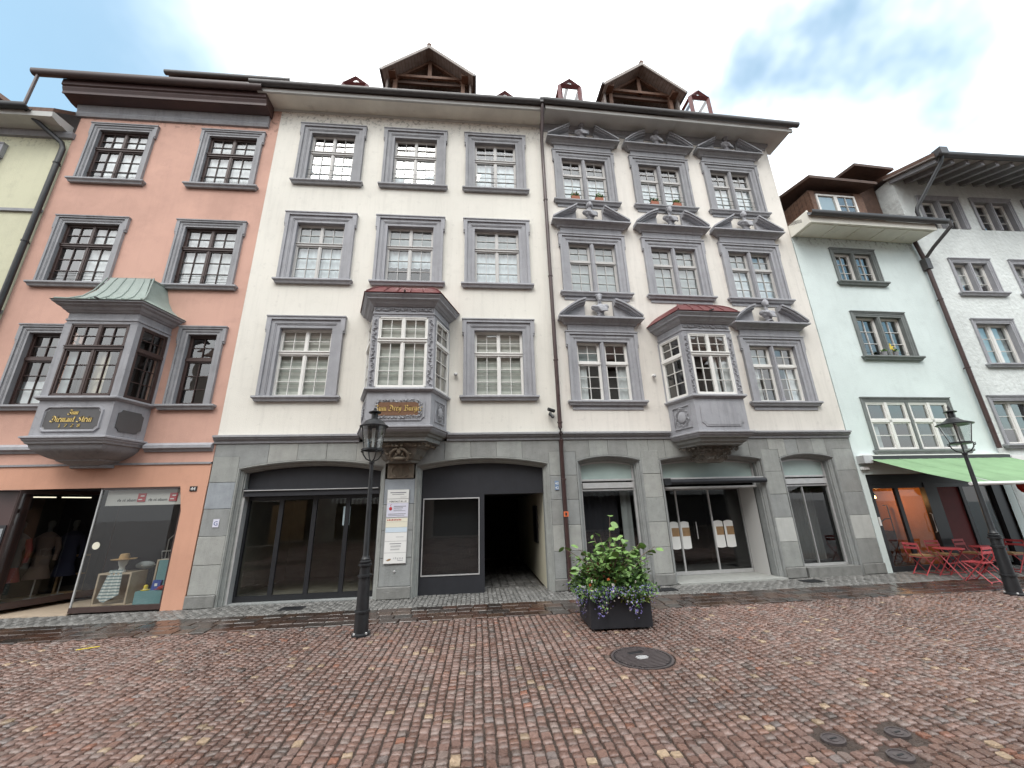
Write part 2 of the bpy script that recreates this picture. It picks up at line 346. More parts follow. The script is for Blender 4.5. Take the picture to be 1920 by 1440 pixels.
# ------------------------------------------------------------------ mesh helpers
FINE = {'carving', 'wreath_carving', 'corbel_carving', 'gold_lettering', 'lettering'}
class MB:
    def __init__(self):
        self.v, self.f = [], []
    def add(self, vs, fs):
        n = len(self.v)
        self.v += [tuple(p) for p in vs]
        self.f += [tuple(i + n for i in q) for q in fs]
        return self
    def box(self, x0, x1, y0, y1, z0, z1):
        return self.add([(x0, y0, z0), (x1, y0, z0), (x1, y1, z0), (x0, y1, z0), (x0, y0, z1), (x1, y0, z1), (x1, y1, z1), (x0, y1, z1)],
                        [(0, 3, 2, 1), (4, 5, 6, 7), (0, 1, 5, 4), (1, 2, 6, 5), (2, 3, 7, 6), (3, 0, 4, 7)])
    def quad(self, a, b, c, d):
        return self.add([a, b, c, d], [(0, 1, 2, 3)])
    def prism(self, pts, y0, y1):
        n = len(pts)
        vs = [(x, y0, z) for x, z in pts] + [(x, y1, z) for x, z in pts]
        return self.add(vs, [tuple(range(n)), tuple(range(2 * n - 1, n - 1, -1))] + [(i, i + n, (i + 1) % n + n, (i + 1) % n) for i in range(n)])
    def block(self, pts, y0, y1, ch=0.008):
        """dressed stone: prism whose front edge is chamfered"""
        n = len(pts); cx = sum(p[0] for p in pts) / n; cz = sum(p[1] for p in pts) / n
        ins = []
        for x, z in pts:
            dx, dz = cx - x, cz - z
            l = math.hypot(dx, dz) or 1
            ins.append((x + math.copysign(min(ch, abs(dx)), dx), z + math.copysign(min(ch, abs(dz)), dz)))
        vs = [(x, y0, z) for x, z in ins] + [(x, y0 + ch, z) for x, z in pts] + [(x, y1, z) for x, z in pts]
        fs = [tuple(range(n))] + [(i, i + n, (i + 1) % n + n, (i + 1) % n) for i in range(n)] + [(i + n, i + 2 * n, (i + 1) % n + 2 * n, (i + 1) % n + n) for i in range(n)]
        return self.add(vs, fs)
    def hprism(self, pts, z0, z1):
        n = len(pts)
        vs = [(x, y, z0) for x, y in pts] + [(x, y, z1) for x, y in pts]
        return self.add(vs, [tuple(range(n - 1, -1, -1)), tuple(range(n, 2 * n))] + [(i, (i + 1) % n, (i + 1) % n + n, i + n) for i in range(n)])
    def lathe(self, prof, n=16, c=(0, 0, 0), sx=1, sy=1, rot=0):
        vs, fs = [], []
        for r, z in prof:
            for k in range(n):
                a = 2 * math.pi * k / n + rot
                vs.append((c[0] + r * sx * math.cos(a), c[1] + r * sy * math.sin(a), c[2] + z))
        for i in range(len(prof) - 1):
            for k in range(n):
                fs.append((i * n + k, i * n + (k + 1) % n, (i + 1) * n + (k + 1) % n, (i + 1) * n + k))
        fs.append(tuple(range(n - 1, -1, -1))); m = (len(prof) - 1) * n
        fs.append(tuple(range(m, m + n)))
        return self.add(vs, fs)
    def tube(self, pts, r, n=6, closed=False):
        pts = [Vector(p) for p in pts]; m = len(pts); rs = r if isinstance(r, (list, tuple)) else [r] * m
        vs, fs = [], []
        for i, p in enumerate(pts):
            a = pts[(i - 1) % m] if (i > 0 or closed) else p
            b = pts[(i + 1) % m] if (i < m - 1 or closed) else p
            t = (b - a).normalized()
            u = t.cross(Vector((0, 0, 1)))
            if u.length < 0.05: u = t.cross(Vector((0, 1, 0)))
            u.normalize(); w = t.cross(u)
            for k in range(n):
                an = 2 * math.pi * k / n
                vs.append(p + (u * math.cos(an) + w * math.sin(an)) * rs[i])
        for i in range(m if closed else m - 1):
            for k in range(n):
                j = (i + 1) % m
                fs.append((i * n + k, i * n + (k + 1) % n, j * n + (k + 1) % n, j * n + k))
        if not closed:
            fs.append(tuple(range(n))); fs.append(tuple((m - 1) * n + k for k in range(n - 1, -1, -1)))
        return self.add(vs, fs)
    def sweep(self, path, prof, plane='plan', caps=True, closed=False):
        """moulding: profile (offset to the right of the path, height) run along a mitred 2-D path"""
        m = len(path); nrm = []
        for i in range(m):
            ds = []
            if i > 0 or closed: ds.append(Vector((path[i][0] - path[i - 1][0], path[i][1] - path[i - 1][1])).normalized())
            if i < m - 1 or closed: ds.append(Vector((path[(i + 1) % m][0] - path[i][0], path[(i + 1) % m][1] - path[i][1])).normalized())
            ns = [Vector((d.y, -d.x)) for d in ds]
            if len(ns) == 2:
                b = (ns[0] + ns[1]).normalized(); nrm.append(b / max(0.35, b.dot(ns[0])))
            else: nrm.append(ns[0])
        k = len(prof); vs, fs = [], []
        for i in range(m):
            for o, h in prof:
                a, b = path[i][0] + nrm[i].x * o, path[i][1] + nrm[i].y * o
                vs.append((a, b, h) if plane == 'plan' else (a, h, b))
        for i in range(m if closed else m - 1):
            j = (i + 1) % m
            for q in range(k - 1):
                fs.append((i * k + q, j * k + q, j * k + q + 1, i * k + q + 1))
        if caps and not closed:
            fs.append(tuple(range(k))); fs.append(tuple((m - 1) * k + q for q in range(k - 1, -1, -1)))
        return self.add(vs, fs)
    def ball(self, c, r, n=10, m=7, sx=1, sy=1, sz=1):
        prof = [(max(1e-4, r * math.sin(math.pi * i / m)), -r * sz * math.cos(math.pi * i / m)) for i in range(m + 1)]
        return self.lathe(prof, n, c, sx, sy)
    def mesh(self, name, mats, smooth=False):
        me = bpy.data.meshes.new(name)
        me.from_pydata(self.v, [], self.f)
        bm = bmesh.new(); bm.from_mesh(me)
        bmesh.ops.recalc_face_normals(bm, faces=bm.faces)
        bm.to_mesh(me); bm.free()
        for mm in (mats if isinstance(mats, (list, tuple)) else [mats]): me.materials.append(MATS[mm])
        if smooth:
            me.polygons.foreach_set('use_smooth', [True] * len(me.polygons))
            try: me.set_sharp_from_angle(angle=rad(40))
            except Exception: pass
        return me
    def build(self, name, mt, parent=None, loc=(0, 0, 0), rot=0.0, smooth=False):
        return obj(name, self.mesh(name, mt, smooth), parent, loc, rot)

def obj(name, me, parent=None, loc=(0, 0, 0), rot=0.0):
    o = bpy.data.objects.new(name, me)
    COL.objects.link(o)
    o.parent = parent
    o.location = loc
    o.rotation_euler = rot if isinstance(rot, (tuple, list)) else (0, 0, rot)
    if name in FINE: o['kind'] = 'stuff'
    return o
def tag(o, label=None, cat=None, group=None, kind=None):
    if label: o['label'] = label
    if cat: o['category'] = cat
    if group: o['group'] = group
    if kind: o['kind'] = kind
    return o
def thing(name, label, cat, loc=(0, 0, 0), rot=0.0, group=None):
    return tag(obj(name, None, None, loc, rot), label, cat, group)
def copy_tree(o, parent=None):
    c = o.copy(); COL.objects.link(c); c.parent = parent
    for ch in list(o.children): copy_tree(ch, c)
    return c
def text_mesh(s, size, mt, extrude=0.0, align='CENTER', shear=0.0, space=1.0):
    cu = bpy.data.curves.new('lettering', 'FONT'); cu.body = s; cu.size = size; cu.extrude = extrude; cu.align_x = align; cu.shear = shear; cu.space_character = space
    cu.resolution_u = 3
    t = bpy.data.objects.new('lettering', cu); COL.objects.link(t)
    bpy.context.view_layer.update()
    me = bpy.data.meshes.new_from_object(t.evaluated_get(bpy.context.evaluated_depsgraph_get()))
    bpy.data.objects.remove(t); bpy.data.curves.remove(cu)
    me.materials.clear(); me.materials.append(MATS[mt])
    return me
def text(s, size, mt, parent, loc, name='lettering', extrude=0.001, rot=(math.pi / 2, 0, 0), **k):
    return obj(name, text_mesh(s, size, mt, extrude, **k), parent, loc, rot)

# ================================================================== GROUND
def struct(o): return tag(o, kind='structure')
YB = 9.13                                   # building line of the two big houses
ground = struct(MB().quad((-300, -300, -0.045), (300, -300, -0.045), (300, 300, -0.045), (-300, 300, -0.045)).build('ground', 'joint_sand'))

# one dressed paving stone: rounded rectangle with a worn, pillowed top
def stone_template(cut=0.22, inset=0.14, h=0.035):
    ring = []
    c = 0.5 - cut * 0.5
    for x, y in [(-c, -.5), (c, -.5), (.5, -c), (.5, c), (c, .5), (-c, .5), (-.5, c), (-.5, -c)]:
        ring.append((x, y))
    vs = [(x, y, -h) for x, y in ring] + [(x, y, -0.010) for x, y in ring] + [(x * (1 - inset), y * (1 - inset), 0) for x, y in ring] + [(0, 0, 0.001)]
    fs = []
    for r in (0, 8):
        for k in range(8): fs.append((r + k, r + (k + 1) % 8, r + 8 + (k + 1) % 8, r + 8 + k))
    for k in range(8): fs.append((16 + k, 16 + (k + 1) % 8, 24))
    return np.array(vs), fs
TV, TF = stone_template(0.24, 0.10)
TV2, _ = stone_template(0.08, 0.06)
def cobble_colour(r):
    t = r.random()
    if t < 0.34: c = (0.190, 0.122, 0.108)
    elif t < 0.60: c = (0.225, 0.168, 0.158)
    elif t < 0.76: c = (0.150, 0.086, 0.070)
    elif t < 0.885: c = (0.215, 0.188, 0.182)
    elif t < 0.925: c = (0.215, 0.118, 0.088)
    elif t < 0.945: c = (0.185, 0.188, 0.20)
    elif t < 0.963: c = (0.37, 0.30, 0.215)
    elif t < 0.972: c = (0.24, 0.115, 0.08)
    else: c = (0.12, 0.105, 0.10)
    g = 0.90 * r.uniform(0.76, 1.24); m = (0.192, 0.138, 0.122)
    k = 0.58 if t < 0.945 else 0.8                       # wet porphyry: the tints lie close together
    return tuple((k * c[i] + (1 - k) * m[i]) * g * (1.07, 0.975, 0.90)[i] for i in range(3))
def slab_colour(r):
    c = r.choice([(0.105, 0.066, 0.050), (0.088, 0.06, 0.05), (0.12, 0.076, 0.055), (0.085, 0.07, 0.062), (0.13, 0.07, 0.05)])
    g = .62 * r.uniform(0.8, 1.25); return tuple(x * g for x in c)
def pale_colour(r):
    g = .85 * r.uniform(0.75, 1.2); return (0.205 * g, 0.20 * g, 0.19 * g)

VIEW = np.array(CAM_M.inverted())
def in_view(p):
    q = VIEW @ np.array([p[0], p[1], p[2], 1.0])
    if q[2] > -0.2: return None
    x, y = q[0] / -q[2] * 0.765, q[1] / -q[2] * 0.765     # 734.4 px / 960 px
    if abs(x) > 1.03 or abs(y) > 0.78: return None
    return 1.0 / (q[2] * q[2])

MANHOLES = [(1.97, 5.25, 0.36), (2.71, 3.42, 0.078), (3.26, 3.43, 0.078), (2.99, 3.17, 0.078)]
def lay(parent, name, stones, template, mtl, colour, n_single, seed, rough_tilt):
    """stones: (x, y, len_x, len_y, rot). The largest-looking become single objects, the rest one mass."""
    r = random.Random(seed)
    scored = []
    for i, s in enumerate(stones):
        v = in_view((s[0], s[1], 0))
        scored.append((v * s[2] * s[3] if v else -1, i))
    scored.sort(reverse=True)
    single = set(i for sc_, i in scored[:n_single] if sc_ > 0)
    V, C = [], []
    variants = []
    for k in range(36):
        vs = template.copy()
        vs[:24, :2] += np.array([[r.uniform(-.035, .035), r.uniform(-.035, .035)] for _ in range(8)] * 3)
        vs[16:, 2] += np.array([r.uniform(-.003, .003) for _ in range(9)])
        col = colour(r)
        variants.append((vs, col))
    vmesh = {}
    for i, s in enumerate(stones):
        vs, col = r.choice(variants)
        tx, ty, dz = r.gauss(0, rough_tilt), r.gauss(0, rough_tilt), r.uniform(-.004, .004)
        if i in single:
            kx, ky = round(s[2], 2), round(s[3], 2)
            k = variants.index((vs, col)) if False else id(vs)
            key = (k, kx, ky)
            if key not in vmesh:
                me = bpy.data.meshes.new(name)
                me.from_pydata((vs * np.array([s[2], s[3], 1])).tolist(), [], TF)
                ca = me.color_attributes.new('Col', 'FLOAT_COLOR', 'POINT')
                ca.data.foreach_set('color', np.tile(np.array([*col, 1.0]), len(vs)))
                me.materials.append(MATS[mtl]); vmesh[key] = me
            o = obj(name, vmesh[key], parent, (s[0], s[1], dz), (tx, ty, s[4]))
        else:
            col = colour(r)
            p = vs * np.array([s[2], s[3], 1])
            ca_, sa_ = math.cos(s[4]), math.sin(s[4])
            x = p[:, 0] * ca_ - p[:, 1] * sa_; y = p[:, 0] * sa_ + p[:, 1] * ca_
            z = p[:, 2] + p[:, 1] * tx - p[:, 0] * ty + dz
            V.append(np.stack([x + s[0], y + s[1], z], 1)); C.append(np.tile(np.array([*col, 1.0]), (len(vs), 1)))
    if V:
        n = len(template); me = bpy.data.meshes.new(name + '_field')
        allv = np.concatenate(V); m = len(V)
        quads = np.array(TF[:16]); tris = np.array(TF[16:])
        off = (np.arange(m) * n)[:, None, None]
        lq = (quads[None] + off).reshape(-1); lt = (tris[None] + off).reshape(-1)
        loops = np.concatenate([lq, lt])
        me.vertices.add(len(allv)); me.vertices.foreach_set('co', allv.reshape(-1).astype(np.float32))
        me.loops.add(len(loops)); me.loops.foreach_set('vertex_index', loops.astype(np.int32))
        nq, ntq = m * 16, m * 8
        me.polygons.add(nq + ntq)
        starts = np.concatenate([np.arange(nq) * 4, nq * 4 + np.arange(ntq) * 3])
        me.polygons.foreach_set('loop_start', starts.astype(np.int32))
        me.update(calc_edges=True); me.validate()
        ca = me.color_attributes.new('Col', 'FLOAT_COLOR', 'POINT')
        ca.data.foreach_set('color', np.concatenate(C).reshape(-1))
        me.materials.append(MATS[mtl])
        f = obj(name + '_field', me, parent); f['kind'] = 'stuff'

street = struct(MB().quad((-60, -7.0, -0.015), (60, -7.0, -0.015), (60, 7.40, -0.015), (-60, 7.40, -0.015)).build('cobbled_street', 'joint_sand'))
stones = []
sr = random.Random(3)
W_ROW = 0.089
for i in range(-255, 270):
    y = (-6.4 if abs(i) < 100 else 1.4) + sr.uniform(0, 0.1)
    wob = sr.uniform(-.004, .004); wrow = W_ROW * sr.uniform(0.86, 0.97)
    while y < 7.36:
        l = sr.uniform(0.066, 0.102)
        yc = y + l / 2
        x = i * W_ROW + sr.uniform(-.005, .005) + 0.012 * math.sin(yc * 1.1 + i * 0.05) + 0.05 * math.sin(i * 0.021 + yc * 0.25) + wob
        if (abs(x - 0.1 * yc) < 1.55 * yc + 1.3 or (yc < 2.5 and abs(x) < 9)) and all((x - mx) ** 2 + (yc - my) ** 2 > (mr + 0.075) ** 2 for mx, my, mr in MANHOLES) and y + l < 7.39:
            stones.append((x, yc, wrow * sr.uniform(.93, 1.03) - 0.006, l - sr.uniform(.007, .017), sr.gauss(0, 0.04)))
        y += l
lay(street, 'cobble', stones, TV, 'cobble', cobble_colour, 300, 5, 0.05)
# ring of setts round the manhole
for k in range(26):
    a = 2 * math.pi * k / 26
    rr = 0.405
    vs = TV2 * np.array([0.09, 0.055, 1]); me = bpy.data.meshes.new('ring_sett'); me.from_pydata(vs.tolist(), [], TF)
    ca = me.color_attributes.new('Col', 'FLOAT_COLOR', 'POINT'); ca.data.foreach_set('color', np.tile(np.array([*cobble_colour(sr), 1.0]), len(vs)))
    me.materials.append(MATS['cobble'])
    obj('ring_sett', me, street, (1.97 + rr * math.cos(a), 5.25 + rr * math.sin(a), sr.uniform(-.003, .003)), (0, 0, a + math.pi / 2))
MB().prism([(-0.12, -.02), (.12, -.02), (.12, .02), (-.12, .02)], 0, 0.002).build('paint_mark', 'yellow_paint', street, (-5.43, 6.88, 0.006), (-math.pi / 2, 0, 0.5))

band = struct(MB().quad((-60, 7.40, -0.024), (60, 7.40, -0.024), (60, 8.345, -0.024), (-60, 8.345, -0.024)).build('paver_band', 'joint_sand'))
stones = []
for rr in range(4):
    x = -15 + sr.uniform(0, .3)
    while x < 17:
        l = sr.uniform(0.22, 0.36)
        stones.append((x + l / 2, 7.40 + 0.236 * (rr + .5), l - 0.010, 0.226, sr.gauss(0, .006))); x += l
lay(band, 'slab', stones, TV2, 'paver', slab_colour, 300, 8, 0.008)
strip = struct(MB().quad((-60, 8.345, -0.022), (60, 8.345, -0.022), (60, 9.9, -0.022), (-60, 9.9, -0.022)).build('brick_strip', 'joint_sand'))
stones = []
i = 0
x = -14.0
while x < 15.5:
    y = 8.35 - (0.1 if i % 2 else 0)
    while y < 9.75:
        if y + 0.2 > 8.36:
            y0 = max(y, 8.352); stones.append((x, (y0 + y + 0.2) / 2, 0.082, y + 0.2 - y0 - 0.008, sr.gauss(0, .012)))
        y += 0.2
    x += 0.09; i += 1
lay(strip, 'paving_brick', stones, TV2, 'brick_pale', pale_colour, 0, 9, 0.012)

# ---- manhole and valve covers
def manhole(x, y, r, label, cat, small=False):
    t = thing('valve_cover' if small else 'manhole_cover', label, cat, (x, y, 0), 0.2)
    if small: t['group'] = 'small oval valve covers'
    if not small:
        MB().lathe([(r, -.04), (r, 0.002), (r * .93, 0.002), (r * .93, -0.012), (r * .90, -0.012)], 40).build('rim', 'cast_iron', t, smooth=True)
        MB().lathe([(r * .90, -.03), (r * .90, -.008), (.001, -.008)], 40).build('plate', 'metal_dark', t)
        b = MB()
        for k in range(-8, 9):
            yy = k * r * .10; hw = math.sqrt(max(0, (r * .86) ** 2 - yy * yy))
            if abs(k) < 2:
                for s in (-1, 1): b.box(min(s * .07, s * hw), max(s * .07, s * hw), yy - .011, yy + .011, -0.008, 0.003)
            elif k in (4, 5): b.box(-hw, -0.09, yy - .011, yy + .011, -0.008, 0.003); b.box(0.12, hw, yy - .011, yy + .011, -0.008, 0.003)
            else: b.box(-hw, hw, yy - .011, yy + .011, -0.008, 0.003)
        b.build('ribs', 'cast_iron', t)
        MB().lathe([(.055, -.004), (.055, .003), (.038, .003), (.038, -.003), (0.001, -.003)], 18, sx=1.5).build('lifting_hole', 'metal_pale', t, smooth=True)  # pale metal stands for the bright wet glint in the hole
    else:
        MB().lathe([(r, -.03), (r, 0.002), (r * .86, 0.002), (r * .86, -0.003), (r * .5, -.003), (r * .5, .001), (0.001, .001)], 22, sx=1.15, sy=.95).build('lid', 'cast_iron', t, smooth=True)
        MB().box(-.03, .03, -.007, .007, 0.001, 0.004).build('lifting_bar', 'metal_dark', t)
    return t
manhole(*MANHOLES[0], 'round cast iron manhole cover with ribbed lid in the cobbles', 'manhole cover')
manhole(*MANHOLES[1], 'small oval iron cap in the cobbles, leftmost of three', 'valve cover', True)
manhole(*MANHOLES[2], 'small oval iron cap in the cobbles, farthest right of three', 'valve cover', True)
manhole(*MANHOLES[3], 'small oval iron cap in the cobbles, nearest the bottom edge', 'valve cover', True)
for (x, y, rz, lw, lab) in [(-3.47, 8.72, 0.0, .42, 'dark door mat before the folding glass shopfront'), (7.35, 8.88, .03, .42, 'dark rubber mat below the right arched shop window'), (3.95, 8.75, .03, .42, 'dark rubber mat at foot of pier behind the planter')]:
    t = tag(MB().box(-lw / 2, lw / 2, -.13, .13, 0, 0.012).build('floor_mat', 'rubber_mat', None, (x, y, 0.006), rz), lab, 'floor mat')
    b = MB()
    for k in range(9): b.box(-lw / 2 + .02, lw / 2 - .02, -.115 + k * .026, -.103 + k * .026, .012, .016)
    b.build('ribbing', 'metal_dark', t)

# ================================================================== FACADE ELEMENTS
_cache = {}
def pane_mesh(w, h, mt='window_glass'):
    k = ('pane', round(w, 3), round(h, 3), mt)
    if k not in _cache:
        me = bpy.data.meshes.new('pane'); me.from_pydata([(-w / 2, 0, -h / 2), (w / 2, 0, -h / 2), (w / 2, 0, h / 2), (-w / 2, 0, h / 2)], [], [(0, 1, 2, 3)])
        me.materials.append(MATS[mt]); _cache[k] = me
    return _cache[k]
def panes(parent, rects, y=0.012, mt='window_glass', tilt=0.014):
    for x0, x1, z0, z1 in rects:
        obj('pane', pane_mesh(x1 - x0, z1 - z0, mt), parent, ((x0 + x1) / 2, y, (z0 + z1) / 2), (rnd.gauss(0, tilt), 0, rnd.gauss(0, tilt)))
def sash(b, x0, x1, z0, z1, cols, rows, st=0.034, mu=0.014, y0=-0.022, y1=0.03, ry=None):
    """one glazed sash: stiles, rails, glazing bars; returns the pane openings"""
    b.box(x0, x0 + st, y0, y1, z0, z1); b.box(x1 - st, x1, y0, y1, z0, z1)
    b.box(x0 + st, x1 - st, y0, y1, z0, z0 + st); b.box(x0 + st, x1 - st, y0, y1, z1 - st, z1)
    gx0, gx1, gz0, gz1 = x0 + st, x1 - st, z0 + st, z1 - st
    pw, ph = (gx1 - gx0) / cols, (gz1 - gz0) / rows
    for i in range(1, cols): b.box(gx0 + i * pw - mu / 2, gx0 + i * pw + mu / 2, y0 + .008, y1 - .006, gz0, gz1)
    for j in range(1, rows): b.box(gx0, gx1, y0 + .01, y1 - .008, gz0 + j * ph - mu / 2, gz0 + j * ph + mu / 2)
    return [(gx0 + i * pw, gx0 + (i + 1) * pw, gz0 + j * ph, gz0 + (j + 1) * ph) for i in range(cols) for j in range(rows)]

def curtain_mesh(w, h, mt, amp=0.018, n=None):
    k = ('curtain', round(w, 2), round(h, 2), mt, amp)
    if k not in _cache:
        n = n or max(8, int(w / 0.03)); b = MB()
        vs = []
        for i in range(n + 1):
            x = -w / 2 + w * i / n
            y = amp * math.sin(i * 1.25) + amp * .5 * math.sin(i * .6 + 1)
            vs += [(x, y, 0), (x, y * .7, h)]
        b.add(vs, [(2 * i, 2 * i + 2, 2 * i + 3, 2 * i + 1) for i in range(n)])
        _cache[k] = b.mesh('curtain', mt, True)
    return _cache[k]

def surround(parent, w, h, mt, bw=0.27, ears=0.035, ear_h=0.36, name='surround', proud=0.10, rec=0.16, top=None):
    """stepped architrave with ears; origin at the middle of the opening's foot; also lines the reveal"""
    b = MB(); hw = w / 2; top = top or bw
    # (inner offset, outer offset, how far proud)
    steps = [(0.0, 0.30, 0.35), (0.30, 0.40, 0.5), (0.40, 0.74, 0.62), (0.74, 1.0, 1.0)]
    for a, c, p in steps:
        o0, o1, t0, t1, yf = bw * a, bw * c, top * a, top * c, -proud * p
        yb = rec + 0.08 if a == 0 else 0.02
        b.box(-hw - o1, -hw - o0, yf, yb, 0, h + t1); b.box(hw + o0, hw + o1, yf, yb, 0, h + t1)
        b.box(-hw - o0, hw + o0, yf, yb, h + t0, h + t1)
    if ears:
        for s in (-1, 1):
            x0, x1 = s * (hw + bw), s * (hw + bw + ears)
            b.box(min(x0, x1), max(x0, x1), -proud, 0.02, h + top - ear_h, h + top)
            b.box(min(x0, x1), max(x0, x1) , -proud * .8, 0.02, h + top - ear_h - 0.05, h + top - ear_h - .012)
    b.box(-hw - bw - ears - .012, hw + bw + ears + .012, -proud - .018, 0.02, h + top, h + top + 0.028)
    return b.build(name, mt, parent, (0, 0, 0))
def sill(parent, w, mt, hgt=0.13, proj=0.125, deep=False, rec=0.16):
    b = MB(); hw = w / 2
    b.sweep([(-hw, 0.02), (-hw, -proj + .05), (hw, -proj + .05), (hw, 0.02)], [(-.03, 0), (0.0, -0.005), (.05, -.012), (.055, -.05), (.045, -.065), (.02, -.085), (0, -hgt), (-.06, -hgt)])
    b.add([(-hw - .0, rec + .06, 0.012), (hw, rec + .06, 0.012), (hw, -proj + .04, -0.002), (-hw, -proj + .04, -0.002)], [(0, 1, 2, 3)])
    if deep: b.box(-hw + .06, hw - .06, -proj + .1, .02, -hgt - .10, -hgt)
    return b.build('sill', mt, parent)

def window(bld, u, z0, w, h, frame='frame_white', trim='stone_trim', style='B', blind=None, rail=0, rec=0.11, bw=0.27, deep_sill=False, ears=0.035, extra=None, sill_w=None, has_sill=True, low=0.64, proud=0.10, rot=0.0, y=0.0, surr=True):
    """a window is a part of its house: mesh = the timber frame; sub-parts: surround, sill, panes, curtain"""
    hw = w / 2; b = MB(); P = []
    ft = 0.028
    zt = h * low
    def outer(x0, x1):
        b.box(x0, x0 + ft, -.035, .05, 0, h); b.box(x1 - ft, x1, -.035, .05, 0, h); b.box(x0, x1, -.035, .05, 0, ft); b.box(x0, x1, -.035, .05, h - ft, h)
    if style == 'B':
        outer(-hw, hw)
        b.box(-hw, hw, -.05, .05, zt - .035, zt + .035); b.box(-hw, hw, -.07, .0, zt + .02, zt + .04)
        for s in (-1, 1):
            x0, x1 = (-hw + ft, -.012) if s < 0 else (.012, hw - ft)
            P += sash(b, x0, x1, ft, zt - .035, 2, 3); P += sash(b, x0, x1, zt + .035, h - ft, 2, 2)
        b.box(-.03, .03, -.032, .03, zt + .035, h - ft); b.box(-.02, .02, -.034, .03, ft, zt - .035)
    elif style == 'N':                                     # narrow single-light window
        outer(-hw, hw); b.box(-hw, hw, -.05, .05, zt - .035, zt + .035)
        P += sash(b, -hw + ft, hw - ft, ft, zt - .035, 2, 3); P += sash(b, -hw + ft, hw - ft, zt + .035, h - ft, 2, 2)
    elif style == 'C':                                     # two lights with a stone mullion
        for s in (-1, 1):
            x0, x1 = (-hw, -.055) if s < 0 else (.055, hw)
            outer(x0, x1); b.box(x0, x1, -.05, .05, zt - .03, zt + .03)
            P += sash(b, x0 + ft, x1 - ft, ft, zt - .03, 2, 3); P += sash(b, x0 + ft, x1 - ft, zt + .03, h - ft, 2, 2)
    elif style in ('D', 'F', 'F1'):
        cols = 2 if style == 'D' else 1
        m = .055 if style != 'F1' else .02
        for s in (-1, 1):
            x0, x1 = (-hw, -m) if s < 0 else (m, hw)
            outer(x0, x1)
            P += sash(b, x0 + ft, x1 - ft, ft, h - ft, cols, 3)
        if style == 'F1': b.box(-.035, .035, -.04, .04, 0, h)
    elif style == 'W':                                     # two wide white casement pairs
        for s in (-1, 1):
            x0, x1 = (-hw, -.06) if s < 0 else (.06, hw)
            outer(x0, x1); xm = (x0 + x1) / 2
            b.box(xm - .04, xm + .04, -.045, .045, 0, h); b.box(x0, x1, -.045, .045, h * .60 - .035, h * .60 + .035)
            for a, c in ((x0 + ft, xm - .04), (xm + .04, x1 - ft)):
                P += sash(b, a, c, ft, h * .60 - .035, 1, 2, .035, .02); P += sash(b, a, c, h * .60 + .035, h - ft, 1, 1, .035)
    o = b.build('window', frame, bld, (u, y + (rec if not rot else 0), z0), rot)
    panes(o, P)
    r = rec if not rot else 0
    if surr:
        s_ = surround(o, w, h, trim, bw, ears, rec=rec, proud=proud); s_.location = (0, -r, 0)
        if style in ('C', 'D', 'F', 'W'):
            m = MB(); e = .052; m.box(-e, e, -r - .005, .07, 0, h); m.box(-e * .5, e * .5, -r - .022, -r - .004, 0.0, h)
            m.build('mullion', trim, o)
    if has_sill:
        q = sill(o, sill_w or (w + 2 * bw + .06), trim, deep=deep_sill, rec=rec); q.location = (0, -r, 0)
    if blind:
        kind = blind if isinstance(blind, (list, tuple)) else [blind]
        for kd in kind:
            mt, f0, f1, a0, a1 = kd
            ww, hh = (a1 - a0) * w, (f1 - f0) * h
            me = curtain_mesh(ww, hh, mt, 0.002 if 'zebra' in mt or 'grey' in mt else 0.018)
            obj('blind' if 'zebra' in mt else 'curtain', me, o, ((a0 + a1 - 1) * w / 2, 0.085, f0 * h))
    if rail:
        t = MB()
        for k in range(rail): t.tube([(-hw - .02, -r + .04, .13 + k * .16), (hw + .02, -r + .04, .13 + k * .16)], 0.006, 5)
        t.build('guard_rail', 'metal_dark', o)
    return o

def hole_wall(b, x0, x1, z0, z1, holes, y=0.0):
    xs = sorted({x0, x1, *[v for h in holes for v in h[:2] if x0 < v < x1]}); zs = sorted({z0, z1, *[v for h in holes for v in h[2:] if z0 < v < z1]})
    for i in range(len(xs) - 1):
        for j in range(len(zs) - 1):
            cx, cz = (xs[i] + xs[i + 1]) / 2, (zs[j] + zs[j + 1]) / 2
            if not any(h[0] < cx < h[1] and h[2] < cz < h[3] for h in holes):
                b.quad((xs[i], y, zs[j]), (xs[i + 1], y, zs[j]), (xs[i + 1], y, zs[j + 1]), (xs[i], y, zs[j + 1]))
def shell(bld, x0, x1, z0, z1, holes, mt, depth=9.0, back=1.6, name='wall'):
    b = MB()
    hole_wall(b, x0, x1, z0, z1, holes)
    b.quad((x0, 0, z0), (x0, depth, z0), (x0, depth, z1), (x0, 0, z1)); b.quad((x1, 0, z0), (x1, depth, z0), (x1, depth, z1), (x1, 0, z1))
    b.quad((x0, depth, z0), (x1, depth, z0), (x1, depth, z1), (x0, depth, z1))
    if z0 > 1:
        b.quad((x0, .35, -.1), (x0, depth, -.1), (x0, depth, z0), (x0, .35, z0)); b.quad((x1, .35, -.1), (x1, depth, -.1), (x1, depth, z0), (x1, .35, z0)); b.quad((x0, depth, -.1), (x1, depth, -.1), (x1, depth, z0), (x0, depth, z0))
    me = b.mesh(name, mt); o = obj(name, me, bld)
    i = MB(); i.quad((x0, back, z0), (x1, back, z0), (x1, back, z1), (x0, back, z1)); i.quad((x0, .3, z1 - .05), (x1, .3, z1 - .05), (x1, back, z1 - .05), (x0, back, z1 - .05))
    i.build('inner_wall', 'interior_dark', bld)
    return o
